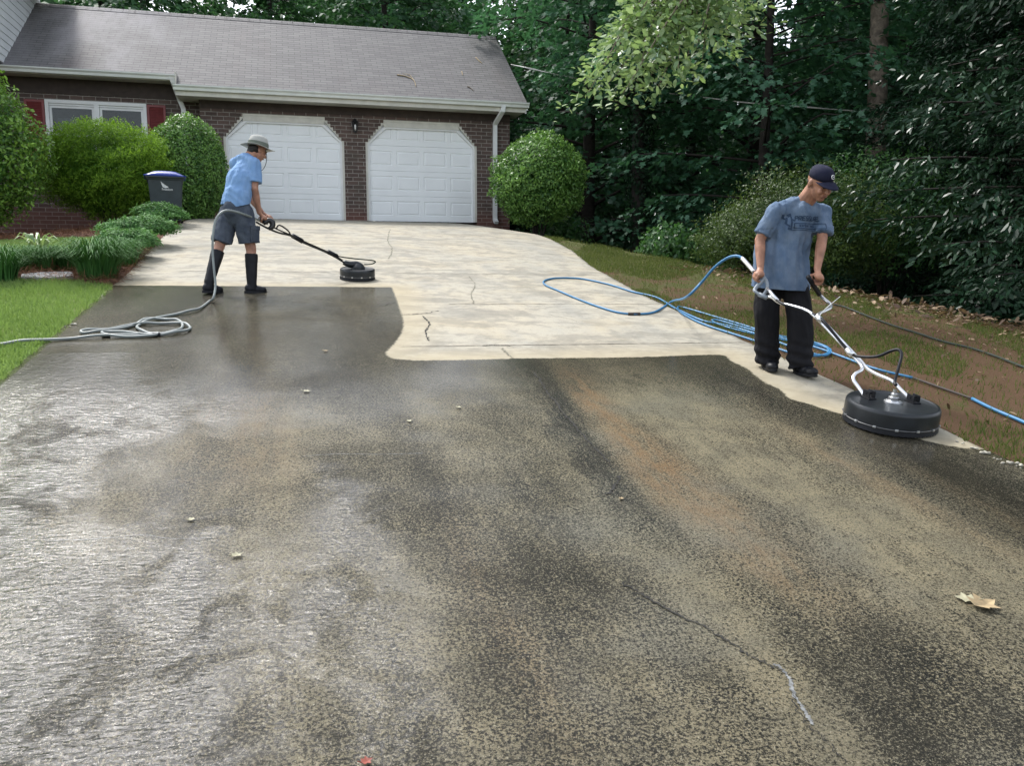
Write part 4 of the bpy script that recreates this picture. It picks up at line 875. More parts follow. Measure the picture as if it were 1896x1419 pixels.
def blob(m, name, mat, parent, vox=.007, it=6, fold=None, cut=()):
    me = bpy.data.meshes.new('tmp'); me.from_pydata([tuple(v) for v in m.v], [], m.f); o = bpy.data.objects.new('tmp', me); C.objects.link(o)
    bm = bmesh.new(); bm.from_mesh(me); bmesh.ops.recalc_face_normals(bm, faces=bm.faces); bm.to_mesh(me); bm.free()
    md = o.modifiers.new('r', 'REMESH'); md.mode = 'VOXEL'; md.voxel_size = vox; md.adaptivity = 0
    s = o.modifiers.new('s', 'SMOOTH'); s.factor = .5; s.iterations = it
    dg = bpy.context.evaluated_depsgraph_get(); out = bpy.data.meshes.new_from_object(o.evaluated_get(dg)); bpy.data.objects.remove(o, do_unlink=True)
    out.name = name; out.materials.clear()
    bm = bmesh.new(); bm.from_mesh(out)
    if fold:
        bm.normal_update()
        for v in bm.verts: v.co += v.normal*fold(v.co, v.normal)
    for (co, no) in cut:
        bmesh.ops.bisect_plane(bm, geom=bm.verts[:]+bm.edges[:]+bm.faces[:], plane_co=co, plane_no=no, clear_outer=True)
    bm.to_mesh(out); bm.free(); out.polygons.foreach_set('use_smooth', [True]*len(out.polygons))
    return link(bpy.data.objects.new(name, out), parent, mat)
def frame_of(d, upv=(0, 0, 1)):        # matrix whose -Y looks along d
    y = -Vector(d).normalized(); x = y.cross(Vector(upv)).normalized()*1; z = x.cross(y); return Matrix((x, y, z)).transposed()
def hand(m, wrist, grip, axis, palm_n, thumb_side=1, r=.0095):
    """closed hand round a bar: palm behind, four fingers curled, thumb the other way. axis = bar direction, palm_n = from bar towards the back of the hand"""
    wrist, grip, axis, n_ = Vector(wrist), Vector(grip), Vector(axis).normalized(), Vector(palm_n).normalized()
    n_ = (n_-axis*n_.dot(axis)).normalized(); w_ = axis.cross(n_)*thumb_side; br = .019
    seg(m, wrist, grip+n_*.03-w_*.0, .027, .03, flat_=(n_, .75)); ell(m, grip+n_*.034, (.04, .04, .03), Matrix((axis, w_, n_)).transposed())
    for i, (o_, l_) in enumerate(((-.031, .9), (-.0105, 1.05), (.010, 1.), (.030, .82))):
        c = grip+axis*o_; P = [c+n_*(br+.024)+w_*.02, c+n_*.014+w_*(br+.017), c-n_*.012*l_+w_*(br+.012), c-n_*(br+.004)*l_+w_*.004*l_]
        for a, b in zip(P[:-1], P[1:]): seg(m, a, b, r, r*.93, 10)
    P = [grip-axis*.03+n_*.03-w_*.015, grip-axis*.045+n_*.004-w_*(br+.012), grip-axis*.022-n_*.018-w_*.012]
    for a, b in zip(P[:-1], P[1:]): seg(m, a, b, r*1.25, r*1.05, 10)
def head(m, c, d, s=1.0, upv=(0, 0, 1)):
    """face looks along d"""
    Mx = frame_of(d, upv); f = lambda x, y, z: Vector(c)+Mx@Vector((x*s, y*s, z*s))
    ell(m, f(0, .012, .028), (.076*s, .095*s, .088*s), Mx, 24); ell(m, f(0, -.022, -.03), (.062*s, .066*s, .078*s), Mx, 24)
    ell(m, f(0, -.052, -.088), (.032*s, .028*s, .024*s), Mx); ell(m, f(0, -.075, .018), (.052*s, .022*s, .014*s), Mx)   # chin, brow
    seg(m, f(0, -.088, .008), f(0, -.108, -.028), .009*s, .013*s); ell(m, f(.011, -.096, -.030), (.009*s, .01*s, .008*s), Mx); ell(m, f(-.011, -.096, -.030), (.009*s, .01*s, .008*s), Mx)
    ell(m, f(.036, -.07, -.03), (.02*s, .018*s, .02*s), Mx); ell(m, f(-.036, -.07, -.03), (.02*s, .018*s, .02*s), Mx)   # cheeks
    seg(m, f(-.02, -.083, -.056), f(.02, -.083, -.056), .008*s, .008*s); seg(m, f(-.017, -.08, -.066), f(.017, -.08, -.066), .008*s, .008*s)
    for e_ in (-1, 1): ell(m, f(e_*.079, .012, -.005), (.010*s, .02*s, .032*s), Mx)
    return f, Mx
def face_bits(f, Mx, par, s=1.0):
    for e_ in (-1, 1):
        m = MB(); ell(m, f(e_*.029, -.083, .001), (.013*s, .006*s, .0055*s), Mx, 12); m.build('eye', M['eye'], par, smooth=True)
        m = MB(); m.tube([f(e_*.014, -.094, .020), f(e_*.032, -.092, .026), f(e_*.048, -.080, .020)], .0035*s, 6, True, 3); m.build('eyebrow', M['hair'], par, smooth=True)
    m = MB(); m.tube([f(-.022, -.088, -.061), f(0, -.094, -.059), f(.022, -.088, -.061)], [.002, .005, .002], 8, True, 4); m.build('lips', M['lip'], par, smooth=True)
def person_root(px, py, az, label, lean=0):
    b = at(px, py); r_ = empty('person', b, -R(az), label, 'person'); r_.rotation_euler = (0, R(lean), -R(az)); return r_, b, Matrix.Translation(b)@Matrix.Rotation(-R(az), 4, 'Z')@Matrix.Rotation(R(lean), 4, 'Y')
def foldfn(amp, sx=26., sz=5., axis=Vector((0, 0, 1)), seed=0.):
    def fn(co, no):
        p = Vector((co.x*sx, co.y*sx, co.z*sz+co.x*6)); return amp*(mn.noise(p+Vector((seed, 0, 0)))+.5*mn.noise(p*2.1+Vector((0, seed, 3))))
    return fn
V3 = Vector
# --- near man
N1, nb, NM = person_root(1452, 685, 32.8, 'man in a navy cap, grey-blue printed shirt and black trousers pushing the large surface cleaner', -2.4)
NI = NM.inverted(); fdir = V3((.45, -.89, 0)); ldir = V3((.89, .45, 0))
gl_ = lambda x, y: g((NM@V3((x, y, 0))).x, (NM@V3((x, y, 0))).y)-nb.z   # ground height in the man's frame
zr_, zl_ = gl_(-.13, -.04), gl_(.13, -.14)
pel = V3((-.02, .0, .90)); chest = V3((.05, -.04, 1.155)); neckb = V3((.12, -.09, 1.345)); hc = V3((.262, -.20, 1.475)); hd = V3((.56, -.66, -.48))
shR = neckb-ldir*.185+V3((-.02, 0, -.055)); shL = neckb+ldir*.185+V3((.0, 0, -.075))
gripR = V3((-.185, -.36, .765)); gripL = V3((.235, -.32, .735)); elR = V3((-.185, -.19, 1.07)); elL = V3((.285, -.10, 1.06)); wrR = V3((-.178, -.31, .845)); wrL = V3((.245, -.27, .82))
m = MB(); hf, hM = head(m, hc, hd, 1.09)
seg(m, neckb+V3((0, .02, -.04)), hf(0, .03, -.045), .072, .066)
seg(m, chest, neckb-V3((0, 0, .08)), .11, .075, flat_=(fdir, .75)); seg(m, pel, chest, .115, .11, flat_=(fdir, .75)); seg(m, shR, shL, .04, .04)
for sh, el, wr, gr, ts in ((shR, elR, wrR, gripR, 1), (shL, elL, wrL, gripL, -1)):
    seg(m, sh, el, .050, .041); seg(m, el, el.lerp(wr, .35), .041, .041); seg(m, el.lerp(wr, .35), wr, .041, .027)
hand(m, wrR, gripR, V3((.5, -.75, -.35)), V3((-.25, .1, .95)), 1); hand(m, wrL, gripL, V3((.35, -.75, -.55)), V3((.3, .2, .9)), -1)
hipR, knR, anR = V3((-.115, .0, .87)), V3((-.14, -.05, .48+zr_)), V3((-.135, .0, .09+zr_)); hipL, knL, anL = V3((.055, .03, .87)), V3((.115, -.07, .48+zl_)), V3((.125, -.09, .09+zl_))
for a, b, c_ in ((hipR, knR, anR), (hipL, knL, anL)): seg(m, a, b, .08, .055); seg(m, b, c_, .052, .035)
body = blob(m, 'body', M['skin'], N1, .0055, 3); face_bits(hf, hM, body, 1.09)
m = MB()                                # shirt
seg(m, V3((-.035, -.02, .64)), pel+V3((-.01, -.01, .06)), .225, .215, 24, ends=(0, 1), flat_=(fdir, .92)); seg(m, pel+V3((-.005, -.01, .04)), chest, .212, .192, 24, flat_=(fdir, .84)); seg(m, chest, neckb-V3((0, 0, .10)), .182, .13, 24, flat_=(fdir, .78))
seg(m, shR, shL, .068, .068); seg(m, shR, neckb+V3((0, 0, -.01)), .06, .07); seg(m, shL, neckb+V3((0, 0, -.01)), .06, .07)
seg(m, shR, shR.lerp(elR, .84), .072, .076, ends=(1, 0)); seg(m, shL, shL.lerp(elL, .84), .07, .074, ends=(1, 0))
shirt = blob(m, 'shirt', M['shirt1'], N1, .008, 5, lambda co, no: foldfn(.026, 13., 1.9)(co, no)*(1 if co.z < 1.15 else .4)+foldfn(.008, 26, 7)(co, no), cut=((V3((0, 0, .672)), V3((-.12, .04, -1))),))
sol = shirt.modifiers.new('t', 'SOLIDIFY'); sol.thickness = .004
m = MB(); seg(m, neckb+V3((-.005, .012, -.035)), neckb+V3((.012, -.012, .012)), .078, .068, 20, ends=(0, 0)); 
blob(m, 'collar', M['shirt1'], shirt, .006, 3)
m = MB()                                # trousers
seg(m, V3((-.03, .01, .96)), V3((-.03, .01, .80)), .14, .15, 20, flat_=(fdir, .75))
for a, b, c_, zz in ((hipR, knR, anR, zr_), (hipL, knL, anL, zl_)):
    seg(m, a+V3((0, 0, -.05)), b, .108, .104); seg(m, b, c_+V3((0, 0, -.04)), .103, .098, ends=(1, 0))
def trf(co, no): return foldfn(.012, 12, 5, seed=4)(co, no)+.010*math.sin(co.z*70+co.x*20)*float(sm(.35, .05, co.z))
blob(m, 'trousers', M['trouser'], N1, .009, 4, trf)
def shoe(an, d, zz, par, mat, L=.27, boot=False):
    d = V3(d).normalized(); s_ = V3((-d.y, d.x, 0)); m = MB(); h = V3((an.x, an.y, zz)); Mx = Matrix((d, s_, V3((0, 0, 1)))).transposed()
    ell(m, h-d*.02+V3((0, 0, .045)), (.065, .042, .05), Mx); ell(m, h+d*.07+V3((0, 0, .042)), (.09, .044, .042), Mx); ell(m, h+d*.145+V3((0, 0, .036)), (.065, .05, .038), Mx); seg(m, h-d*.0+V3((0, 0, .05)), an+V3((0, 0, .03)), .047, .045)
    o = blob(m, 'boot' if boot else 'shoe', mat, par, .006, 3, cut=((V3((0, 0, zz+.012)), V3((0, 0, -1))),))
    m = MB(); n = 20; lp = []
    for i in range(n):
        t = 2*math.pi*i/n; lp.append(h+d*(.062+.152*math.cos(t))+s_*(.050+.006*math.cos(t))*math.sin(t))
    m.add([(p.x, p.y, zz-.002) for p in lp]+[(p.x, p.y, zz+.024) for p in lp], [tuple(range(n)), tuple(range(2*n-1, n-1, -1))]+[(i, i+n, (i+1) % n+n, (i+1) % n) for i in range(n)])
    m.build('sole', M['rubber'], o, bevel=.004); return o
shoe(anR, (.30, -1, 0), zr_, N1, M['rubber']); shoe(anL, (.55, -.83, 0), zl_, N1, M['rubber'])
m = MB()                                # cap
cf = lambda x, y, z: hf(x, y, z)
prof_c = [(.094, .028), (.0955, .055), (.088, .088), (.066, .112), (.035, .124), (.001, .127)]
Mc = Matrix.Translation(hf(0, .012, .012))@hM.to_4x4()@Matrix.Diagonal((.93, 1.1, 1, 1)); m.lathe(prof_c, Mc, 28)
capo = m.build('cap', M['cap'], N1, smooth=True); capo.modifiers.new('t', 'SOLIDIFY').thickness = .004
m = MB(); vs = []; n = 15
for i in range(n):
    t = math.pi*(i/(n-1)); xx = math.cos(t)
    for k, rr_ in enumerate((0, .4, .8, 1)):
        vs.append(hf(xx*(.082+.0*rr_), -.060-math.sin(t)*(.033+.075*rr_)+.03*(1-math.sin(t)), .050-.030*rr_*math.sin(t)-.020*xx*xx))
m.add(vs, [(i*4+k, (i+1)*4+k, (i+1)*4+k+1, i*4+k+1) for i in range(n-1) for k in range(3)])
vz = m.build('visor', M['cap'], capo, smooth=True); vz.modifiers.new('t', 'SOLIDIFY').thickness = .005
m = MB()                                # small round white emblem on the cap front
ec = hf(0, -.094, .086); en = hM@V3((0, -1, .45)); eM = frame_of(en); 
for a0, a1 in ((.5, 5.2),):
    P = [ec+eM@V3((.013*math.cos(a0+(a1-a0)*i/12), -.004, .015*math.sin(a0+(a1-a0)*i/12))) for i in range(13)]; m.tube(P, .0032, 6)
m.tube([ec+eM@V3((-.003, -.005, -.004)), ec+eM@V3((.008, -.005, .004)), ec+eM@V3((.014, -.005, -.014))], .0028, 6); m.build('cap_emblem', M['print_w'], capo, smooth=True)
m = MB(); ell(m, hf(0, .045, .0), (.074, .062, .05), hM); blob(m, 'hair', M['hair'], body, .006, 3)
# chest print: figure emblem, a row of letters, boxed line of small letters
def on_shirt(o, pts2d, org, ux, uz, out):
    """project shapes drawn in the chest plane on to the shirt"""
    from mathutils.bvhtree import BVHTree
    bv = BVHTree.FromPolygons([v.co for v in o.data.vertices], [tuple(p.vertices) for p in o.data.polygons]); m = MB()
    for kind, q in pts2d:
        def pr(x, z):
            p = org+ux*x+uz*z+out*.4; h = bv.ray_cast(p, -out); return (h[0] if h[0] is not None else org+ux*x+uz*z)+out*.0035
        (x0, z0, x1, z1, wd) = q; k = max(2, int(math.hypot(x1-x0, z1-z0)/.012)+1); L = math.hypot(x1-x0, z1-z0)+1e-9; nx_, nz_ = -(z1-z0)/L*wd/2, (x1-x0)/L*wd/2; vs = []
        for i in range(k):
            t = i/(k-1); cx_, cz_ = x0+(x1-x0)*t, z0+(z1-z0)*t; vs += [pr(cx_+nx_, cz_+nz_), pr(cx_-nx_, cz_-nz_)]
        m.add(vs, [(2*i, 2*i+1, 2*i+3, 2*i+2) for i in range(k-1)])
    return m
S_ = []
def letter(ch, x, z, h, wd):
    w_ = h*.62; G = {'P': [(0,0,0,1),(0,1,1,1),(1,1,1,.5),(1,.5,0,.5)], 'R': [(0,0,0,1),(0,1,1,1),(1,1,1,.5),(1,.5,0,.5),(.3,.5,1,0)], 'E': [(0,0,0,1),(0,1,1,1),(0,.5,.8,.5),(0,0,1,0)], 'S': [(1,1,0,1),(0,1,0,.5),(0,.5,1,.5),(1,.5,1,0),(1,0,0,0)],
        'U': [(0,1,0,0),(0,0,1,0),(1,0,1,1)], 'W': [(0,1,.25,0),(.25,0,.5,.6),(.5,.6,.75,0),(.75,0,1,1)], 'A': [(0,0,.5,1),(.5,1,1,0),(.2,.4,.8,.4)], 'H': [(0,0,0,1),(1,0,1,1),(0,.5,1,.5)], 'I': [(.5,0,.5,1)], 'N': [(0,0,0,1),(0,1,1,0),(1,0,1,1)], 'G': [(1,1,0,1),(0,1,0,0),(0,0,1,0),(1,0,1,.5),(1,.5,.5,.5)]}
    for a, b, c_, d_ in G.get(ch, []): S_.append(('l', (x+a*w_, z+b*h, x+c_*w_, z+d_*h, wd)))
    return w_*1.35
x_ = .0
for ch in 'PRESSURE': x_ += letter(ch, x_-.03, .02, .030, .007)
x_ = .0
for ch in 'WASHING': x_ += letter(ch, x_+.0, -.030, .018, .005)*1.35
S_ += [('l', (-.035, -.003, .20, -.003, .006)), ('l', (-.035, -.042, .20, -.042, .006)), ('l', (.20, -.042, .20, -.003, .006)), ('l', (-.035, -.042, -.035, -.003, .006)), ('l', (-.05, -.055, .20, -.055, .005))]
for (a, b, c_, d_, w__) in [(-.085, .05, -.06, .065, .022), (-.12, .035, -.118, .06, .024), (-.09, .04, -.10, -.01, .014), (-.06, .05, -.055, .0, .012), (-.10, -.01, -.07, -.03, .013), (-.055, .0, -.06, -.04, .014), (-.12, .04, -.09, .02, .012), (-.09, -.045, -.05, -.05, .02), (-.06, .03, -.03, .015, .010)]: S_.append(('l', (a, b, c_, d_, w__)))
uxp = (ldir*.92+V3((0, 0, -.06))).normalized(); outp = fdir; org = chest+V3((.0, 0, .03))-outp*0+uxp*.0
pm = on_shirt(shirt, S_, org+uxp*-.01, uxp, V3((0, 0, 1)), outp); pm.build('chest_print', M['print_d'], shirt)

# --- far man
N2, fb, FM = person_root(428, 541, -4.0, 'man in brimmed sun hat, light blue shirt, grey shorts and rubber boots, seen from behind', 2.6)
fd2 = V3((.72, .69, 0)); rd2 = V3((.69, -.72, 0)); fl = lambda x, y: g((FM@V3((x, y, 0))).x, (FM@V3((x, y, 0))).y)-fb.z
pel = V3((.055, .0, .93)); chest = V3((.085, .07, 1.22)); neckb = V3((.135, .13, 1.475)); hc = V3((.272, .19, 1.565)); hd = V3((.84, .38, -.36))
shR = neckb+rd2*.165+V3((-.01, .02, -.075)); shL = neckb-rd2*.185+V3((.03, .03, -.06)); elR = V3((.235, -.02, 1.13)); wrR = V3((.29, .10, .885)); gripR = V3((.330, .13, .80)); elL = V3((.14, .40, 1.14)); wrL = V3((.33, .34, .90)); gripL = V3((.40, .30, .82))
m = MB(); hf, hM = head(m, hc, hd, 1.0); seg(m, neckb+V3((0, 0, -.03)), hf(0, .035, -.045), .055, .052)
seg(m, chest, neckb-V3((0, 0, .08)), .10, .065, flat_=(fd2, .7)); seg(m, pel, chest, .11, .105, flat_=(fd2, .75)); seg(m, shR, shL, .036, .036)
for sh, el, wr in ((shR, elR, wrR), (shL, elL, wrL)): seg(m, sh, el, .048, .040); seg(m, el, el.lerp(wr, .35), .040, .041); seg(m, el.lerp(wr, .35), wr, .041, .027)
wandd = V3((.85, .75, -.42)); hand(m, wrR, gripR, wandd, V3((-.35, -.45, .8)), -1); hand(m, wrL, gripL, wandd, V3((-.2, .3, .9)), 1)
zrr, zll = fl(.25, -.04), fl(-.22, -.10)
hipR, knR, anR = V3((.12, -.05, .90)), V3((.205, -.03, .47)), V3((.215, -.05, .10+zrr)); hipL, knL, anL = V3((-.015, .07, .90)), V3((-.125, .01, .48)), V3((-.225, -.10, .125+zll))
for a, b, c_ in ((hipR, knR, anR), (hipL, knL, anL)): seg(m, a, b, .082, .056); seg(m, b, b.lerp(c_, .3), .054, .054); seg(m, b.lerp(c_, .3), c_, .054, .035)
body = blob(m, 'body', M['skin2'], N2, .0055, 3); face_bits(hf, hM, body)
m = MB()
seg(m, pel+V3((-.025, -.005, -.02)), pel+V3((0, 0, .10)), .165, .158, 24, ends=(0, 1), flat_=(fd2, .80)); seg(m, pel+V3((0, 0, .06)), chest, .155, .162, 24, flat_=(fd2, .76)); seg(m, chest, neckb-V3((0, 0, .10)), .165, .118, 24, flat_=(fd2, .74))
seg(m, shR, shL, .064, .064); seg(m, shR, neckb+V3((0, 0, -.01)), .056, .064); seg(m, shL, neckb+V3((0, 0, -.01)), .056, .064)
seg(m, shR, shR.lerp(elR, .78), .068, .082, ends=(1, 0)); seg(m, shL, shL.lerp(elL, .78), .066, .08, ends=(1, 0))
def f2(co, no): return foldfn(.013, 13, 3, seed=2)(co, no)+foldfn(.006, 24, 9)(co, no)+.006*math.sin((co.z*1.0+co.x*.9)*60)*float(sm(1.12, 1.0, co.z))*mn.noise(co*7)*2
shirt2 = blob(m, 'shirt', M['shirt2'], N2, .008, 5, f2, cut=((pel+V3((0, 0, .0)), V3((.28, .1, -1))),)); shirt2.modifiers.new('t', 'SOLIDIFY').thickness = .004
m = MB(); seg(m, pel+V3((0, 0, .085)), pel+V3((.0, 0, -.08)), .142, .158, 22, ends=(0, 1), flat_=(fd2, .85)); ell(m, pel+V3((.0, -.03, -.04))-fd2*.04, (.12, .10, .12))
seg(m, hipR+V3((0, 0, -.03)), V3((.195, -.035, .50)), .108, .112, 20, ends=(1, 0)); seg(m, hipL+V3((0, 0, -.03)), V3((-.105, .015, .525)), .105, .112, 20, ends=(1, 0))
def f3(co, no): return foldfn(.010, 13, 6, seed=6)(co, no)+.006*math.sin(co.z*60+co.x*30)*mn.noise(co*8)
shr = blob(m, 'shorts', M['shorts'], N2, .0085, 4, f3, cut=((V3((0, 0, .515)), V3((.12, 0, -1))),)); shr.modifiers.new('t', 'SOLIDIFY').thickness = .005
m = MB(); Mx = frame_of(rd2); c_ = V3((.215, -.055, .66)); q = frame_of(V3((.62, -.78, 0)))
m2 = []
pk = MB(); vs = []
for (a, b, c2, d_, y0) in ((-.055, .055, -.085, .085, .115),):
    T4 = Matrix.Translation(V3((.175, -.04, .64)))@q.to_4x4(); pk.box((a, -.118, c2), (b, -.108, d_), T4); pk.box((a-.003, -.123, d_-.045), (b+.003, -.117, d_+.003), T4)
pk.build('cargo_pocket', M['shorts'], shr, bevel=.003)
for (kn, an, d_, z_) in ((knR, anR, (.93, .35, 0), zrr), (knL, anL, (.80, .60, 0), zll)):
    m = MB(); top = kn.lerp(an, .12); seg(m, top, kn.lerp(an, .35), .070, .068, 20, ends=(0, 1)); seg(m, kn.lerp(an, .35), an+V3((0, 0, -.01)), .067, .052, 20)
    dd = V3(d_).normalized(); s_ = V3((-dd.y, dd.x, 0)); Mx = Matrix((dd, s_, V3((0, 0, 1)))).transposed(); h = V3((an.x, an.y, z_))
    ell(m, h-dd*.015+V3((0, 0, .055)), (.065, .048, .055), Mx); ell(m, h+dd*.06+V3((0, 0, .045)), (.08, .050, .045), Mx); ell(m, h+dd*.11+V3((0, 0, .04)), (.06, .052, .040), Mx); seg(m, h+V3((0, 0, .05)), an, .052, .052)
    bt = blob(m, 'boot', M['rubber'], N2, .0065, 3, foldfn(.003, 16, 10), cut=((V3((0, 0, z_+.012)), V3((0, 0, -1))),))
    m = MB(); n = 20; lp = [h+dd*(.046+.132*math.cos(2*math.pi*i/n))+s_*(.052+.005*math.cos(2*math.pi*i/n))*math.sin(2*math.pi*i/n) for i in range(n)]
    m.add([(p.x, p.y, z_-.002) for p in lp]+[(p.x, p.y, z_+.028) for p in lp], [tuple(range(n)), tuple(range(2*n-1, n-1, -1))]+[(i, i+n, (i+1) % n+n, (i+1) % n) for i in range(n)]); m.build('sole', M['rubber'], bt, bevel=.004)
# hat, chin cord, hair
hz = frame_of(V3((.84, .38, -.12))); Mh = Matrix.Translation(hf(0, .012, .038))@hz.to_4x4()
m = MB(); m.lathe([(.105, .0), (.103, .03), (.098, .065), (.086, .098), (.06, .118), (.03, .126), (.001, .128)], Mh@Matrix.Diagonal((.93, 1.08, 1, 1)), 32); ho = m.build('sun_hat', M['hat'], N2, smooth=True)
m = MB(); vs = []; n = 40
for j in range(n):
    t = 2*math.pi*j/n
    for k, rr_ in enumerate((.100, .125, .150, .176)): vs.append(Mh@V3((rr_*math.cos(t)*.97, rr_*math.sin(t)*1.08, .003-.012*k/3*(1+.5*math.sin(2*t+1))+.010*math.sin(3*t)*k/3)))
m.add(vs, [(j*4+k, ((j+1) % n)*4+k, ((j+1) % n)*4+k+1, j*4+k+1) for j in range(n) for k in range(3)]); br_ = m.build('brim', M['hat'], ho, smooth=True); br_.modifiers.new('t', 'SOLIDIFY').thickness = .004
m = MB(); m.lathe([(.1065, .006), (.1065, .03), (.1045, .048)], Mh@Matrix.Diagonal((.93, 1.08, 1, 1)), 32); m.build('hat_band', M['hatband'], ho, smooth=True)
tubeobj('chin_cord', [hf(-.082, -.04, .03), hf(-.078, -.085, -.03), hf(-.06, -.115, -.12), hf(-.04, -.10, -.20), hf(.0, -.045, -.235), hf(.05, -.08, -.16), hf(.082, -.04, .03)], .0035, M['darkhose'], ho, 6, 6)
m = MB(); ell(m, hf(0, .04, -.0), (.078, .072, .062), hM); ell(m, hf(0, .072, -.042), (.055, .036, .045), hM); blob(m, 'hair', M['hair'], body, .006, 3)

# ------------------------------------------------------------------ surface cleaners
def disc(root, Mx, Rr, h, mat, bolts=14, skirt=.02):
    m = MB(); m.lathe([(0, h), (Rr*.90, h), (Rr*.925, h+.005), (Rr*.965, h+.004), (Rr*.992, h-.008), (Rr, h-.02), (Rr, .035), (Rr-.006, .033), (Rr-.008, h-.04), (0, h-.012)], Mx, 56)
    d = m.build('deck', mat, root, auto=R(35))
    m = MB(); m.lathe([(Rr+.001, .047), (Rr+.003, .046), (Rr+.003, .041), (Rr+.001, .040)], Mx, 56); m.build('clamp_band', M['band'], d, smooth=True)
    m = MB(); n = 150
    for i in range(n):
        a = 2*math.pi*i/n; c, s = math.cos(a), math.sin(a); b = 2*math.pi*(i+1.1)/n; c2, s2 = math.cos(b), math.sin(b); l_ = .004+.006*((i*37) % 11)/11
        m.add([Mx@V3((c*(Rr-.002), s*(Rr-.002), .04)), Mx@V3((c2*(Rr-.002), s2*(Rr-.002), .04)), Mx@V3((c2*(Rr+.004), s2*(Rr+.004), l_)), Mx@V3((c*(Rr+.004), s*(Rr+.004), l_))], [(0, 1, 2, 3)])
    m.build('brush_skirt', M['rubber'], root)
    for i in range(bolts):
        m = MB(); a = 2*math.pi*(i+.3)/bolts; q = Mx@Matrix.Rotation(a, 4, 'Z')@Matrix.Translation((Rr+.003, 0, .045)); m.box((-.002, -.010, -.007), (.006, .010, .007), q)
        m.build('bolt', M['steel'], d, bevel=.002)
    return d
def gnormal(x, y):
    e_ = .05; return V3((-(g(x+e_, y)-g(x-e_, y))/(2*e_), -(g(x, y+e_)-g(x, y-e_))/(2*e_), 1)).normalized()
def deckM(px, py, Rr, lift=0):
    # centre such that the disc stands on the slab
    b = at(px, py); n_ = gnormal(b.x, b.y); x_ = V3((1, 0, 0)); x_ = (x_-n_*x_.dot(n_)).normalized(); y_ = n_.cross(x_); c = b+n_*lift
    return Matrix(((x_.x, y_.x, n_.x, c.x), (x_.y, y_.y, n_.y, c.y), (x_.z, y_.z, n_.z, c.z), (0, 0, 0, 1))), b
# near
Mn, nbp = deckM(1646, 786, .30, .004)
SC1 = wempty('surface_cleaner', nbp, 0, 'large round black surface cleaner with white tubular handle at the driveway edge', 'surface cleaner', 'rotary surface cleaners on the driveway')
HN = .15; dk1 = disc(SC1, Mn, .295, HN, M['deck'])
def rp(P): return [NM@p for p in P]
gR, gL = NM@gripR_ if False else None, None
gripR1 = NM@V3((-.15, -.36, .765)); gripL1 = NM@V3((.205, -.32, .715))
dC = Mn@V3((0, 0, HN)); toward = ((gripR1+gripL1)/2-dC); toward.z = 0; toward.normalize(); nrm = V3((Mn[0][2], Mn[1][2], Mn[2][2])); sd1 = nrm.cross(toward).normalized()
pix = lambda px, py, dep: ad(px, py, dep)
dd_ = (dC-O).dot(fw); dg_ = (gripR1-O).dot(fw)
bA = pix(1607, 742, dd_+.08); bB = pix(1690, 744, dd_+.02)
joinp = pix(1598, 684, dd_+.30); split = pix(1511, 587, dd_+.62)
m = MB()
m.tube([bA, pix(1590, 718, dd_+.16), pix(1580, 703, dd_+.20), pix(1583, 693, dd_+.24), pix(1596, 684, dd_+.29), pix(1588, 668, dd_+.36), pix(1552, 631, dd_+.48), pix(1513, 590, dd_+.62), pix(1493, 575, dd_+.70), pix(1468, 567, dd_+.80), pix(1444, 561, dd_+.90), pix(1430, 551, dd_+.97), pix(1422, 550, dd_+1.0), pix(1408, 548, dd_+1.03)], .0125, 12, True, 5)
m.tube([bB, pix(1668, 722, dd_+.10), pix(1652, 706, dd_+.16), pix(1625, 694, dd_+.25), pix(1606, 683, dd_+.32), pix(1592, 667, dd_+.38), pix(1557, 630, dd_+.50), pix(1518, 588, dd_+.64), pix(1516, 582, dd_+.70), pix(1528, 576, dd_+.78), pix(1538, 570, dd_+.85), pix(1537, 563, dd_+.92), pix(1524, 552, dd_+1.0), pix(1512, 538, dd_+1.12), gripL1+V3((.01, .02, .02))], .0125, 12, True, 5)
h1 = m.build('handle_frame', M['alu'], SC1, smooth=True)
m = MB(); q = gripL1-pix(1517, 545, dd_+1.05); m.tube([pix(1517, 545, dd_+1.05), gripL1, gripL1+q*.5], .018, 12); m.build('handle_grip', M['rubber'], h1, smooth=True)
for f_ in (.28, .93):
    m = MB(); c0 = joinp.lerp(split, f_); dr = (split-joinp).normalized(); m.tube([c0-dr*.03+V3((0, 0, .012)), c0+dr*.03+V3((0, 0, .012))], .02, 12); m.build('clamp', M['alu'], h1, smooth=True)
# trigger gun with its loop guard in the right hand, lance along the tube
m = MB(); g0 = gripR1; ga = (pix(1432, 556, dg_-.12)-pix(1402, 500, dg_+.05)); 
m.tube([pix(1413, 513, dg_+.02), pix(1420, 523, dg_-.02), pix(1420, 536, dg_-.04), pix(1412, 548, dg_-.04)], [.016, .014, .013, .012], 10, True, 4); m.tube([pix(1402, 511, dg_+.02), g0, pix(1398, 535, dg_-.0), pix(1400, 541, dg_-.03), pix(1412, 550, dg_-.05)], [.017, .018, .015, .011, .013], 10, True, 4)
m.tube([pix(1420, 552, dg_-.06), pix(1405, 545, dg_-.03)], .018, 10); m.build('trigger_gun', M['grey_plastic'], SC1, smooth=True)
m = MB(); m.tube([pix(1420, 533, dg_-.05), pix(1432, 548, dg_-.10), pix(1440, 557, dg_-.14)], .013, 10); m.build('lance', M['alu'], SC1, smooth=True)
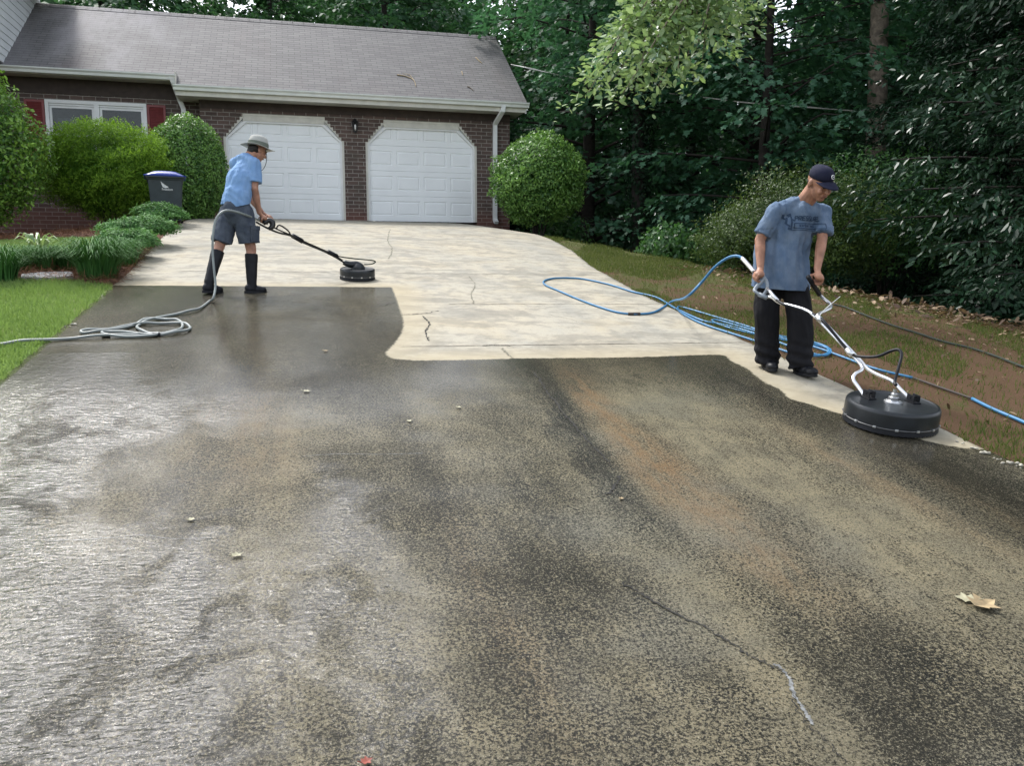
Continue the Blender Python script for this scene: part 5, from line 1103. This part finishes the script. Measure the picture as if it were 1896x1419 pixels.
tubeobj('whip_hose', [pix(1438, 556, dg_-.14), pix(1456, 566, dg_-.25), pix(1484, 575, dd_+.72), pix(1512, 585, dd_+.62), pix(1530, 601, dd_+.53), pix(1558, 635, dd_+.45), pix(1578, 656, dd_+.38), pix(1598, 661, dd_+.30), pix(1625, 660, dd_+.20), pix(1650, 650, dd_+.12), pix(1664, 648, dd_+.08), pix(1669, 658, dd_+.05), pix(1664, 680, dd_+.02), pix(1657, 706, dd_-.0), dC+nrm*.12], .0105, M['rubber'], SC1, 10, 6)
m = MB(); m.lathe([(.058, HN-.002), (.058, HN+.008), (.042, HN+.014), (.034, HN+.018), (.034, HN+.038), (.024, HN+.042), (.022, HN+.062), (.014, HN+.066), (.013, HN+.09), (0, HN+.09)], Mn, 24); m.build('swivel', M['steel'], SC1, auto=R(30))
for b_ in (bA, bB):
    m = MB(); loc = Mn.inverted()@b_
    for s_ in (-1, 1):
        T4 = Mn@Matrix.Translation((loc.x+s_*.022, loc.y, HN)); m.box((-.003, -.035, 0), (.003, .035, .055), T4)
    T4 = Mn@Matrix.Translation((loc.x, loc.y, HN)); m.box((-.03, -.045, .0), (.03, .045, .009), T4); m.tube([T4@V3((-.03, 0, .035)), T4@V3((.03, 0, .035))], .006, 8)
    m.build('bracket', M['rubber'], SC1, bevel=.002)
m = MB(); m.tube([pix(1512, 590, dd_+.62), pix(1530, 571, dd_+.60), pix(1556, 549, dd_+.6)], [.004, .0035, .002], 6, True, 3); m.build('zip_tie', M['print_w'], SC1, smooth=True)
# far
Mf, fbp = deckM(662, 517, .22, .004)
SC2 = wempty('surface_cleaner', fbp, 0, 'small black surface cleaner on a long dark wand pushed over the pale concrete', 'surface cleaner', 'rotary surface cleaners on the driveway')
HF = .125; disc(SC2, Mf, .215, HF, M['deck'], 12); dC2 = Mf@V3((0, 0, HF)); df = (dC2-O).dot(fw); gR2 = FM@gripR; dgf = (gR2-O).dot(fw)
pf = lambda px, py, t: ad(px, py, dgf+(df-dgf)*t)
m = MB(); m.lathe([(.08, HF), (.075, HF+.03), (.05, HF+.055), (.03, HF+.07), (0, HF+.07)], Mf, 20); m.build('swivel', M['deck'], SC2, auto=R(35))
m = MB(); m.tube([pf(636, 486, .93), pf(648, 490, .96), pf(660, 490, 1.0), pf(669, 494, 1.0), pf(672, 500, 1.0)], [.03, .042, .045, .036, .028], 12, True, 4); m.build('elbow_joint', M['deck'], SC2, smooth=True)
m = MB(); m.tube([pf(474, 411, -.03), pf(494, 422, .05), pf(516, 431, .2), pf(540, 437, .35), pf(563, 450, .5), pf(610, 470, .78), pf(638, 487, .93)], .011, 10, True, 4)
m.tube([pf(500, 418, .08), pf(512, 424, .17), pf(542, 437, .35), pf(565, 448, .5), pf(612, 469, .78), pf(634, 482, .9)], .0085, 10, True, 4); wd_ = m.build('wand', M['black'], SC2, smooth=True)
for (a, b, t) in (((541, 436), (560, 447), .42), ((607, 466), (624, 475), .8)):
    m = MB(); m.tube([pf(a[0], a[1], t-.04), pf(b[0], b[1], t+.04)], .028, 12); m.build('foam_sleeve', M['rubber'], wd_, smooth=True)
m = MB(); m.tube([gR2-(FM.to_3x3()@wandd).normalized()*.05, gR2, gR2+(FM.to_3x3()@wandd).normalized()*.07], .018, 10); c_ = gR2+(FM.to_3x3()@wandd).normalized()*.11
m.tube([pf(488, 414, .0), pf(497, 408, .03), pf(504, 412, .05), pf(504, 420, .05), pf(497, 424, .03)], [.02, .03, .034, .03, .018], 10, True, 3); m.build('trigger_gun', M['black'], SC2, smooth=True)
m = MB(); m.tube([pf(512, 423, .15), pf(516, 417, .16), pf(524, 420, .2), pf(534, 428, .28), pf(538, 435, .33)], .009, 8, True, 4); m.build('top_handle', M['black'], wd_, smooth=True)
tubeobj('whip_hose', [pf(618, 473, .84), pf(640, 477, .92), pf(665, 480, .98), pf(688, 482, 1.03), pf(695, 485, 1.04), pf(688, 489, 1.02), pf(674, 490, 1.0)], .008, M['darkhose'], SC2, 8, 5)

# ------------------------------------------------------------------ hoses
def gpts(L, up_=.014): return [at(a, b)+V3((0, 0, up_)) for a, b in L]
P = [pix(1396, 503, dg_+.04), pix(1384, 489, dg_+.10), pix(1374, 478, dg_+.15), pix(1362, 474, dg_+.2), pix(1345, 479, dg_+.3), pix(1322, 496, dg_+.4), pix(1298, 524, dg_+.5), pix(1270, 551, dg_+.65), at(1244, 568)+V3((0, 0, .06))]
P += gpts([(1215, 579), (1185, 584), (1150, 582), (1110, 571), (1070, 556), (1035, 541), (1010, 530), (1008, 522), (1030, 517), (1075, 518), (1125, 528), (1170, 542), (1215, 553), (1250, 573), (1300, 596), (1345, 605), (1390, 618), (1450, 640), (1500, 657), (1528, 661), (1538, 652), (1520, 641), (1480, 632), (1430, 622), (1380, 606), (1320, 588), (1270, 573), (1255, 571), (1262, 582), (1300, 602), (1360, 622), (1410, 638), (1470, 658), (1515, 662), (1534, 655), (1525, 645), (1470, 636), (1400, 622), (1350, 610), (1320, 598), (1330, 596), (1400, 616), (1500, 643), (1560, 664), (1620, 686), (1690, 703)])
bh = wempty('pressure_hose', at(1200, 580), 0, 'bright blue hose looping over the concrete and coiled behind the man in the cap', 'hose')
m = MB(); m.tube(P, .0115, 8, True, 6); m.build('hose', M['bluehose'], bh, smooth=True)
tubeobj('connector', [P[0], P[1], P[2]], .0165, M['alu'], bh); m = MB(); q0, q1 = at(1163, 584), at(1185, 584); m.tube([q0+V3((0, 0, .014)), q1+V3((0, 0, .014))], .017, 8); m.build('sleeve', M['brownhose'], bh, smooth=True)
P = gpts([(1690, 703), (1715, 712), (1760, 728), (1800, 742), (1840, 762), (1896, 786), (1960, 815), (2050, 850)]); o = wempty('extension_hose', P[0], 0, 'brown then pale blue hose trailing past the large cleaner to the right edge', 'hose')
m = MB(); m.tube(P[:4], .011, 8, True, 6); m.build('hose', M['brownhose'], o, smooth=True); m = MB(); m.tube(P[3:], .0135, 8, True, 6); m.build('end_length', M['bluehose'], o, smooth=True)
P = gpts([(1543, 566), (1565, 571), (1600, 585), (1650, 604), (1700, 620), (1750, 636), (1800, 648), (1850, 665), (1896, 683), (1960, 705)]); m = MB(); m.tube(P, .012, 8, True, 6)
tag(m.build('garden_hose', M['darkhose'], None, smooth=True), 'thin dark green hose lying on the dirt behind the large cleaner', 'hose')
P = [pf(480, 408, -.04), pf(468, 403, -.22), pf(452, 397, -.36), pf(436, 392, -.44), pf(418, 390, -.50), pf(406, 397, -.55), pf(398, 412, -.58), pf(394, 440, -.60), pf(394, 470, -.60), pf(397, 505, -.62), pf(399, 530, -.64), pf(395, 552, -.72)]
z20 = 3.379; q_ = [(1310, 880), (1250, 928), (1180, 948), (1100, 962), (1000, 985), (920, 1008), (870, 1030), (858, 1048), (880, 1068), (935, 1082), (1010, 1088), (1090, 1075), (1135, 1050), (1140, 1025), (1105, 1003), (1040, 994), (970, 993), (900, 1003), (840, 1030), (740, 1058), (620, 1075), (530, 1080), (508, 1073), (560, 1066), (680, 1056), (800, 1036), (900, 1024), (1000, 1020), (1100, 1020), (1160, 1028), (1190, 1048), (1165, 1068), (1090, 1082), (1000, 1092), (900, 1092), (780, 1082), (690, 1072), (640, 1078), (665, 1098), (800, 1104), (960, 1098), (985, 1090), (900, 1090), (760, 1096), (600, 1106), (440, 1116), (280, 1128), (140, 1138), (0, 1152), (-150, 1165)]
for i, (a, b) in enumerate(q_): P += gpts([(a/z20, 300+b/z20)], .014+.012*((i*7) % 3)/2)
hs_ = wempty('pressure_hose', at(300, 610), 0, 'grey hose coiled on the wet concrete, rising behind the man in the sun hat', 'hose')
m = MB(); m.tube(P, .0125, 8, True, 6); m.build('hose', M['greyhose'], hs_, smooth=True)
for a, b in ((665/z20, 300+1098/z20), (980/z20, 300+1094/z20)): q0 = at(a, b); m = MB(); m.tube([q0+V3((-.03, 0, .016)), q0+V3((.03, .004, .016))], .019, 8); m.build('clip', M['rubber'], hs_, smooth=True)

# ------------------------------------------------------------------ bin
bb = at(306, 414); bx, by = bb.x+.13, 17.35; bz = g(bx, by)
B = wempty('recycling_bin', (bx, by, bz), 0, 'dark wheeled bin with a blue lid and a white wing emblem between the shrubs', 'bin'); T4 = Matrix.Translation((bx, by, bz))@Matrix.Rotation(R(8), 4, 'Z')@Matrix.Diagonal((.9, .9, 1, 1))
def taper(m, z0, z1, w0, d0, w1, d1, T4):
    vs = [T4@V3(p) for p in ((-w0/2, -d0/2, z0), (w0/2, -d0/2, z0), (w0/2, d0/2, z0), (-w0/2, d0/2, z0), (-w1/2, -d1/2, z1), (w1/2, -d1/2, z1), (w1/2, d1/2, z1), (-w1/2, d1/2, z1))]
    m.add(vs, [(0, 3, 2, 1), (4, 5, 6, 7), (0, 1, 5, 4), (1, 2, 6, 5), (2, 3, 7, 6), (3, 0, 4, 7)])
HB = .93; m = MB(); taper(m, .06, HB-.10, .56, .60, .68, .76, T4); bo = m.build('bin_body', M['bin'], B, bevel=.03, bseg=3)
m = MB(); taper(m, HB-.12, HB-.045, .70, .78, .76, .84, T4); m.box((-.38, -.45, HB-.075), (.38, -.41, HB-.045), T4); m.build('rim', M['bin'], bo, bevel=.008)
m = MB(); vs = []
for j in range(9):
    for i in range(9):
        u, v = i/8*2-1, j/8*2-1; zz = HB-.035+.10*(1-abs(u)**3)*(1-abs(v)**3)+.012*(v < .2)*(abs(u) < .6); vs.append(T4@V3((u*.41, v*.45, zz)))
n_ = len(vs); vs += [T4@V3((((i % 9)/8*2-1)*.41, ((i//9)/8*2-1)*.45, HB-.05)) for i in range(81)]
fs = [(j*9+i, j*9+i+1, (j+1)*9+i+1, (j+1)*9+i) for j in range(8) for i in range(8)]; fs += [tuple(81+k for k in f[::-1]) for f in fs]
rg = [i for i in range(9)]+[j*9+8 for j in range(1, 9)]+[72+i for i in range(7, -1, -1)]+[j*9 for j in range(7, 0, -1)]; fs += [(rg[(i+1) % 32], rg[i], rg[i]+81, rg[(i+1) % 32]+81) for i in range(32)]
m.add(vs, fs); m.build('lid', M['lid'], B, smooth=True)
def face_pt(x, z):                      # on the sloping front
    f = (z-.06)/(HB-.16); return T4@V3((x, -(.60+(.76-.60)*f)/2-.004, z))
m = MB(); wg = [(-.11, .80), (-.085, .775), (-.03, .735), (.035, .70), (.025, .685), (-.03, .675), (-.075, .695), (-.095, .74)]; m.add([face_pt(x+.02, z-.01) for x, z in wg], [tuple(range(8))]); m.build('emblem', M['print_w'], bo)
tc_ = bpy.data.curves.new('t', 'FONT'); tc_.body = 'Freedom'; tc_.size = .058; tc_.offset = .001; to = bpy.data.objects.new('t', tc_); C.objects.link(to)
me = bpy.data.meshes.new_from_object(to.evaluated_get(bpy.context.evaluated_depsgraph_get())); bpy.data.objects.remove(to, do_unlink=True)
for v in me.vertices: v.co = face_pt(-.075+v.co.x, .625+v.co.y)
link(bpy.data.objects.new('lettering', me), bo, M['print_w'])
for s_ in (-1, 1):
    m = MB(); m.tube([T4@V3((s_*.27, .31, .11)), T4@V3((s_*.32, .31, .11))], .11, 20); m.build('wheel', M['rubber'], B, auto=R(30))

# ------------------------------------------------------------------ fallen leaves and stones
def dleaf(px, py, s, a, lab, mat='dryleaf', curl=.3, shape='lobed'):
    b = at(px, py); sh = SH[shape]; n_ = gnormal(b.x, b.y); x_ = V3((math.cos(a), math.sin(a), 0)); x_ = (x_-n_*x_.dot(n_)).normalized(); y_ = n_.cross(x_)
    vs = [b+x_*(p[0]-.5)*s+y_*p[1]*s+n_*(.006+curl*s*(abs(p[1])*.8+abs(p[0]-.5)*.6)) for p in sh]; vs.append(b+n_*.005); k = len(sh)
    m = MB(); m.add(vs, [(i, (i+1) % k, k) for i in range(k)]); m.tube([vs[0], vs[0]-x_*s*.35+n_*.01], .0015, 5)
    return tag(m.build('fallen_leaf', M[mat], None), lab, 'leaf', 'fallen leaves on the wet concrete')
M['leafp'] = flat('leaf_pale', (.33, .31, .20), .6, var=.2, vscale=30); M['leafr'] = flat('leaf_red', (.22, .045, .025), .6, var=.2)
for a in [(1822, 1124, .125, .2, 'largest curled tan leaf on the concrete at the right', 'dryleaf', .35), (1785, 1112, .08, 2.6, 'pale yellow leaf touching the largest tan leaf', 'leafp', .2), (440, 1031, .045, .5, 'small pale torn leaf on the wet concrete at lower left', 'leafp', .3), (569, 726, .05, 0, 'small cream leaf left of the middle of the driveway', 'leafp', .2),
    (355, 964, .035, 1, 'tiny pale leaf above the torn leaf at lower left', 'leafp', .2), (680, 1413, .035, .4, 'tiny red leaf fragment at the bottom edge', 'leafr', .2), (849, 756, .04, 1.2, 'tiny cream leaf right of the centre line', 'leafp', .3), (757, 781, .04, 2, 'thin pale leaf sliver near the centre', 'leafp', .1), (604, 651, .04, .3, 'dark speck sized leaf in front of the coiled grey hose', 'dryleaf', .2), (1150, 925, .03, 1, 'small brown fragment beside the mossy crack', 'dryleaf', .2)]: dleaf(*a)
rn = random.Random(3)
M['moss'] = flat('lime_edge', (.36, .34, .28), .9, var=.3, vscale=20, bump=.01)
for i, (px, py) in enumerate([(1782, 822), (1800, 832), (1822, 842), (1845, 853), (1866, 861), (1885, 868), (1893, 862), (126, 606), (140, 602), (229, 497), (236, 488), (944, 424)]):
    b = at(px, py); m = MB(); r_ = rn.uniform(.008, .017)
    for k in range(3): ell(m, b+V3((rn.uniform(-.03, .03), rn.uniform(-.03, .03), .008)), (r_*rn.uniform(.6, 1.3), r_*rn.uniform(.6, 1.2), r_*.6))
    lab = (['first pale concrete chip past the large cleaner on the driveway edge', 'second pale chip past the large cleaner on the driveway edge', 'third pale chip past the large cleaner on the driveway edge', 'fourth pale chip past the large cleaner on the driveway edge',
        'fifth pale chip past the large cleaner on the driveway edge', 'sixth pale chip past the large cleaner, nearly at the right border', 'last pale chip past the large cleaner, at the right border', 'left one of two pale chips between lawn and driveway above the grey hose', 'right one of two pale chips between lawn and driveway above the grey hose',
        'pale chip beside the mulch at the driveway edge, below the grass clumps', 'pale chip beside the mulch at the driveway edge, nearer the low shrubs', 'pale stone at the foot of the right downspout'])[i]
    o = blob(m, 'stone', M['moss'], None, .006, 1, foldfn(.006, 40, 40, seed=i)); tag(o, lab, 'stone', ['loose chips along the right driveway edge', 'loose chips on the left driveway edge', 'loose chips at the mulch bed', ''][0 if i < 7 else 1 if i < 9 else 2 if i < 11 else 3] or None)
